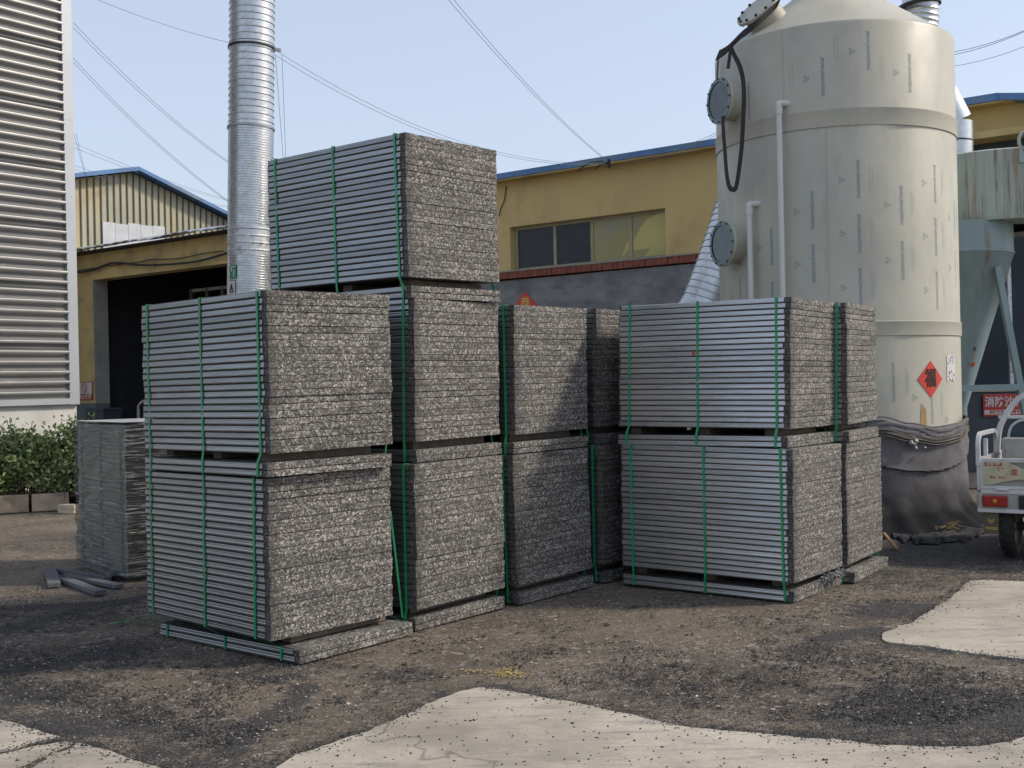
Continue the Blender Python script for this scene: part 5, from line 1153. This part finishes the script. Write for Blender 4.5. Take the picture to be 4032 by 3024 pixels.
# tail lamps
for x0_ in (.045, BW-.245):
    mb = MB(); mb.box(x0_, -.028, zs+.055, x0_+.20, .007, zl1-.022); lp = mb.build('tail_lamp', M['lamp'], T, .010)
    mb = MB(); mb.lathe([(.0001,.006),(.016,.004),(.020,-.002)], 20, M=Matrix.Translation((x0_+.10,-.029,(zs+.055+zl1-.022)/2)) @ Matrix.Rotation(R_(90), 4, 'X')); mb.build('amber_lens', M['amber'], lp)
# posts and side hoop rails
def hoop(x, y0, y1, zbot, ztop_, r, w, mbx):
    pts = [Vector((x, y0, zbot)), Vector((x, y0, ztop_-r))]
    for i in range(1, 7): t = math.pi/2*i/6; pts.append(Vector((x, y0+r-r*math.cos(t), ztop_-r+r*math.sin(t))))
    for i in range(0, 7): t = math.pi/2*i/6; pts.append(Vector((x, y1-r+r*math.sin(t), ztop_-r+r*math.cos(t))))
    pts.append(Vector((x, y1, zbot)))
    wv = [Vector((w/2,0,0))]*len(pts); nv = []
    for i in range(len(pts)):
        t = (pts[min(i+1, len(pts)-1)]-pts[max(i-1,0)]).normalized(); nv.append(Vector((1,0,0)).cross(t)*.035)
    mbx.ribbon([p+Vector((0,0,0)) for p in pts], wv, nv)
zr1 = at(3865, 1716, 9.8).z
for x in (.018, BW-.018):
    mb = MB(); hoop(x, .005, .78, zt1-.06, zr1, .09, .036, mb); mb.box(x-.016, .30, zt1-.02, x+.016, .34, zr1-.036); mb.build('side_rail', M['alum'], T, .003)
    mb = MB(); mb.box(x-.014, .04, zs+.05, x+.014, LEN, zt1-.03); mb.box(x-.018, .04, zt1-.03, x+.018, LEN, zt1); mb.build('side_panel', M['bedp'], T)
    mb = MB(); mb.box(x-.018, .0, zs+.036, x+.018, .036, zt1-.03); mb.build('corner_post', M['alum'], T, .004)
mb = MB(); mb.box(.036, .04, zs+.06, BW-.036, LEN, zs+.08); mb.build('bed_floor', M['bedp'], T)
# box standing in the bed behind the rail
mb = MB(); mb.box(.10, .60, zs+.09, .36, .80, zr1-.05); mb.box(.13, .592, zs+.2, .33, .599, zr1-.08); mb.build('battery_box', M['bedp'], T, .01)
# tall curved guard in front of the bed
mb = MB(); pts = [Vector((-.02,.93,zt1-.05)), Vector((.0,.93,zr1)), Vector((.05,.93,zr1+.13)), Vector((.14,.93,zr1+.27)), Vector((.26,.93,zr1+.36)), Vector((.5,.93,zr1+.40)), Vector((.8,.93,zr1+.38)), Vector((1.05,.93,zr1+.2)), Vector((BW,.93,zt1))]
P_ = catm(pts, 6); mb.ribbon(P_, [Vector((0,.03,0))]*len(P_), [Vector((0,1,0)).cross((P_[min(i+1,len(P_)-1)]-P_[max(i-1,0)]).normalized())*.045 for i in range(len(P_))])
mb.bar((.02,.93,zr1+.13),(BW-.1,.93,zr1+.13),.03,.03); pts = [Vector((.10,.93,zt1-.1)), Vector((.11,.93,zr1-.02)), Vector((.17,.93,zr1+.08)), Vector((.27,.93,zr1+.11))]; mb.tube(catm(pts, 6), .013, 8)
mb.bar((.10,.93,zt1+.02),(BW-.1,.93,zt1+.02),.03,.03); mb.build('front_guard', M['alum'], T, .003)
mb = MB(); mb.box(.12, .935, zt1+.04, BW-.15, .945, zr1+.10); mb.build('guard_panel', M['slate'], T)
# wheels
for x in (.215, BW-.17):
    q = Matrix.Translation((x, .30, .262)) @ Matrix.Rotation(R_(90), 4, 'Y'); mb = MB(); mb.lathe([(.17,-.055),(.225,-.062),(.252,-.045),(.262,-.02),(.262,.02),(.252,.045),(.225,.062),(.17,.055)], 40, M=q)
    for i in range(40):
        t = 6.283*i/40; c_ = q @ Vector((.262*math.cos(t), .262*math.sin(t), .02*(1 if i % 2 else -1))); r2 = q.to_3x3(); mb.obox(c_, r2 @ Vector((.006*math.cos(t), .006*math.sin(t), 0)), r2 @ Vector((-.012*math.sin(t), .012*math.cos(t), 0)), r2 @ Vector((0,0,.026)))
    wh = mb.build('wheel', M['tyre'], T); mb = MB(); mb.lathe([(.17,-.050),(.165,-.03),(.05,-.02),(.045,-.05),(.0001,-.05)], 32, M=q); mb.lathe([(.17,.050),(.165,.03),(.05,.02),(.045,.05),(.0001,.05)], 32, M=q); mb.build('rim', M['rim'], wh)
mb = MB(); mb.tube([(.15,.30,.262),(BW-.10,.30,.262)], .035, 12); mb.tube([(BW/2-.09,.30,.262),(BW/2+.09,.30,.262)], .085, 16); mb.build('rear_axle', M['dark'], T)
mb = MB()
for x in (.33, BW-.33): mb.box(x-.02, -.0+.05, zs-.04, x+.02, LEN, zs-.002)
for x in (.23, BW-.23): mb.tube([(x,.1,zs-.03),(x,.38,.31),(x,.75,zs-.03)], .016, 6)
mb.build('leaf_springs', M['dark'], T)
# mud flap with wordmark
mb = MB(); mb.box(.045, .03, .215, .165, .038, zs-.003); fp = mb.build('mud_flap', M['flap'], T); mb = MB(); text_on(mb, 'XUGE', .030, (.103, .028, .262), (1,0,0), (0,0,1), 0, .001, 0, 1.25)
for dz in (0, .016): mb.bar((.075,.028,.345-dz),(.103,.028,.325-dz),.006,.003,(0,1,0)); mb.bar((.103,.028,.325-dz),(.131,.028,.345-dz),.006,.003,(0,1,0))
mb.build('lettering', M['gold'], fp)
mb = MB(); mb.box(.33, -.01, zs+.04, .56, .006, zl1-.02); mb.build('number_plate_holder', M['dark'], T)
# front part beyond the frame: seat, fork, wheel
mb = MB(); mb.box(BW/2-.22, 1.55, .62, BW/2+.22, 1.95, .72); mb.box(BW/2-.2, 1.5, .3, BW/2+.2, 2.0, .618); mb.build('seat', M['black'], T, .02)
mb = MB(); mb.tube([(BW/2,1.4,.42),(BW/2,2.4,.40),(BW/2,2.55,.9),(BW/2,2.62,.35)], .03, 8); mb.tube([(BW/2-.33,2.35,1.05),(BW/2,2.5,1.0),(BW/2+.33,2.35,1.05)], .015, 8); mb.build('front_fork', M['alum'], T)
q = Matrix.Translation((BW/2, 2.68, .262)) @ Matrix.Rotation(R_(90), 4, 'Y'); mb = MB(); mb.lathe([(.17,-.05),(.225,-.055),(.262,-.02),(.262,.02),(.225,.055),(.17,.05)], 40, M=q); wh = mb.build('wheel', M['tyre'], T); mb = MB(); mb.lathe([(.17,-.04),(.04,-.02),(.0001,-.04)], 32, M=q); mb.lathe([(.17,.04),(.04,.02),(.0001,.04)], 32, M=q); mb.build('rim', M['rim'], wh)

# ================================================================== WIRES
def wire(pts, r, label, sag=.0, name='overhead_wire', two=None):
    mb = MB(); r = r*.52; ends = [at(*p) for p in pts]; out = []
    for off in ([Vector((0,0,0))] if two is None else [Vector((0,0,0)), Vector(two)]):
        a, b = ends[0]+off, ends[-1]+off*(.3 if two else 1); P = [a.lerp(b, t/24)+Vector((0,0,-sag*4*(t/24)*(1-t/24))) for t in range(25)]; mb.tube(P, r, 5)
    c = ends[0]; return tag(mb.build(name, M['wire'], shift=tuple(c)), label, 'wire', 'wires crossing the sky')
wire([(330,-25,14),(905,168,15.4)], .0055, 'guy wire from the top left of the sky to the flue clamp', .05)
wire([(1085,198,15.4),(2400,640,19.8)], .006, 'pair of wires from the flue clamp down to the blue roof edge', .45, two=(0,0,-.07))
wire([(1750,-20,13),(2392,636,19.8)], .006, 'pair of wires dropping steeply from the top of the sky to the roof edge', .12, two=(.06,0,0))
wire([(288,88,22),(912,645,24)], .009, 'upper steep pair of wires between the metal building and the flue', .15, two=(0,0,-.10))
wire([(288,244,22),(912,805,24)], .009, 'lower steep pair of wires between the metal building and the flue', .15, two=(0,0,.08))
wire([(288,562,30),(912,790,40)], .010, 'pair of wires skimming over the gabled shed ridge', .1, two=(0,0,-.12))
wire([(288,650,30),(905,815,44)], .010, 'lowest faint pair of wires crossing in front of the gabled shed', .1, two=(0,0,-.10))
wire([(290,525,28),(335,690,30)], .008, 'short steep pair of wires right of the metal building', .0, two=(.06,0,0))
wire([(1084,215,15.4),(1120,690,16.5)], .006, 'pair of wires hanging down from the flue clamp on its right', .0, two=(.09,0,0))
wire([(2460,640,20.5),(2860,512,17)], .007, 'pair of wires just above the blue roof edge left of the tank', .1, two=(0,0,.10))
wire([(2560,618,20.5),(2860,562,17)], .007, 'wire lying closest to the blue roof edge left of the tank', .03)
wire([(3740,218,20),(4060,112,18)], .010, 'upper pair of wires right of the tank', .05, two=(0,0,.05))
wire([(3740,262,20),(4060,172,18)], .008, 'lower single wire right of the tank', .05)
mb = MB(); p = at(2398, 648, 19.75); mb.obox(Vector((0,0,.02)), (.025,0,0), (0,.025,0), (0,0,.07)); 
pts = [Vector((-.55,0,-.10)), Vector((-.35,0,.03)), Vector((-.1,0,.06))]; mb.tube(catm(pts, 6), .012, 6); mb.tube(catm([Vector((-.25,0,-.08)), Vector((-.15,0,.0)), Vector((0,0,.03))], 6), .012, 6)
tag(mb.build('wire_bracket', M['dark'], loc=tuple(p)), 'small dark bracket on the roof edge where the wires meet', 'bracket')
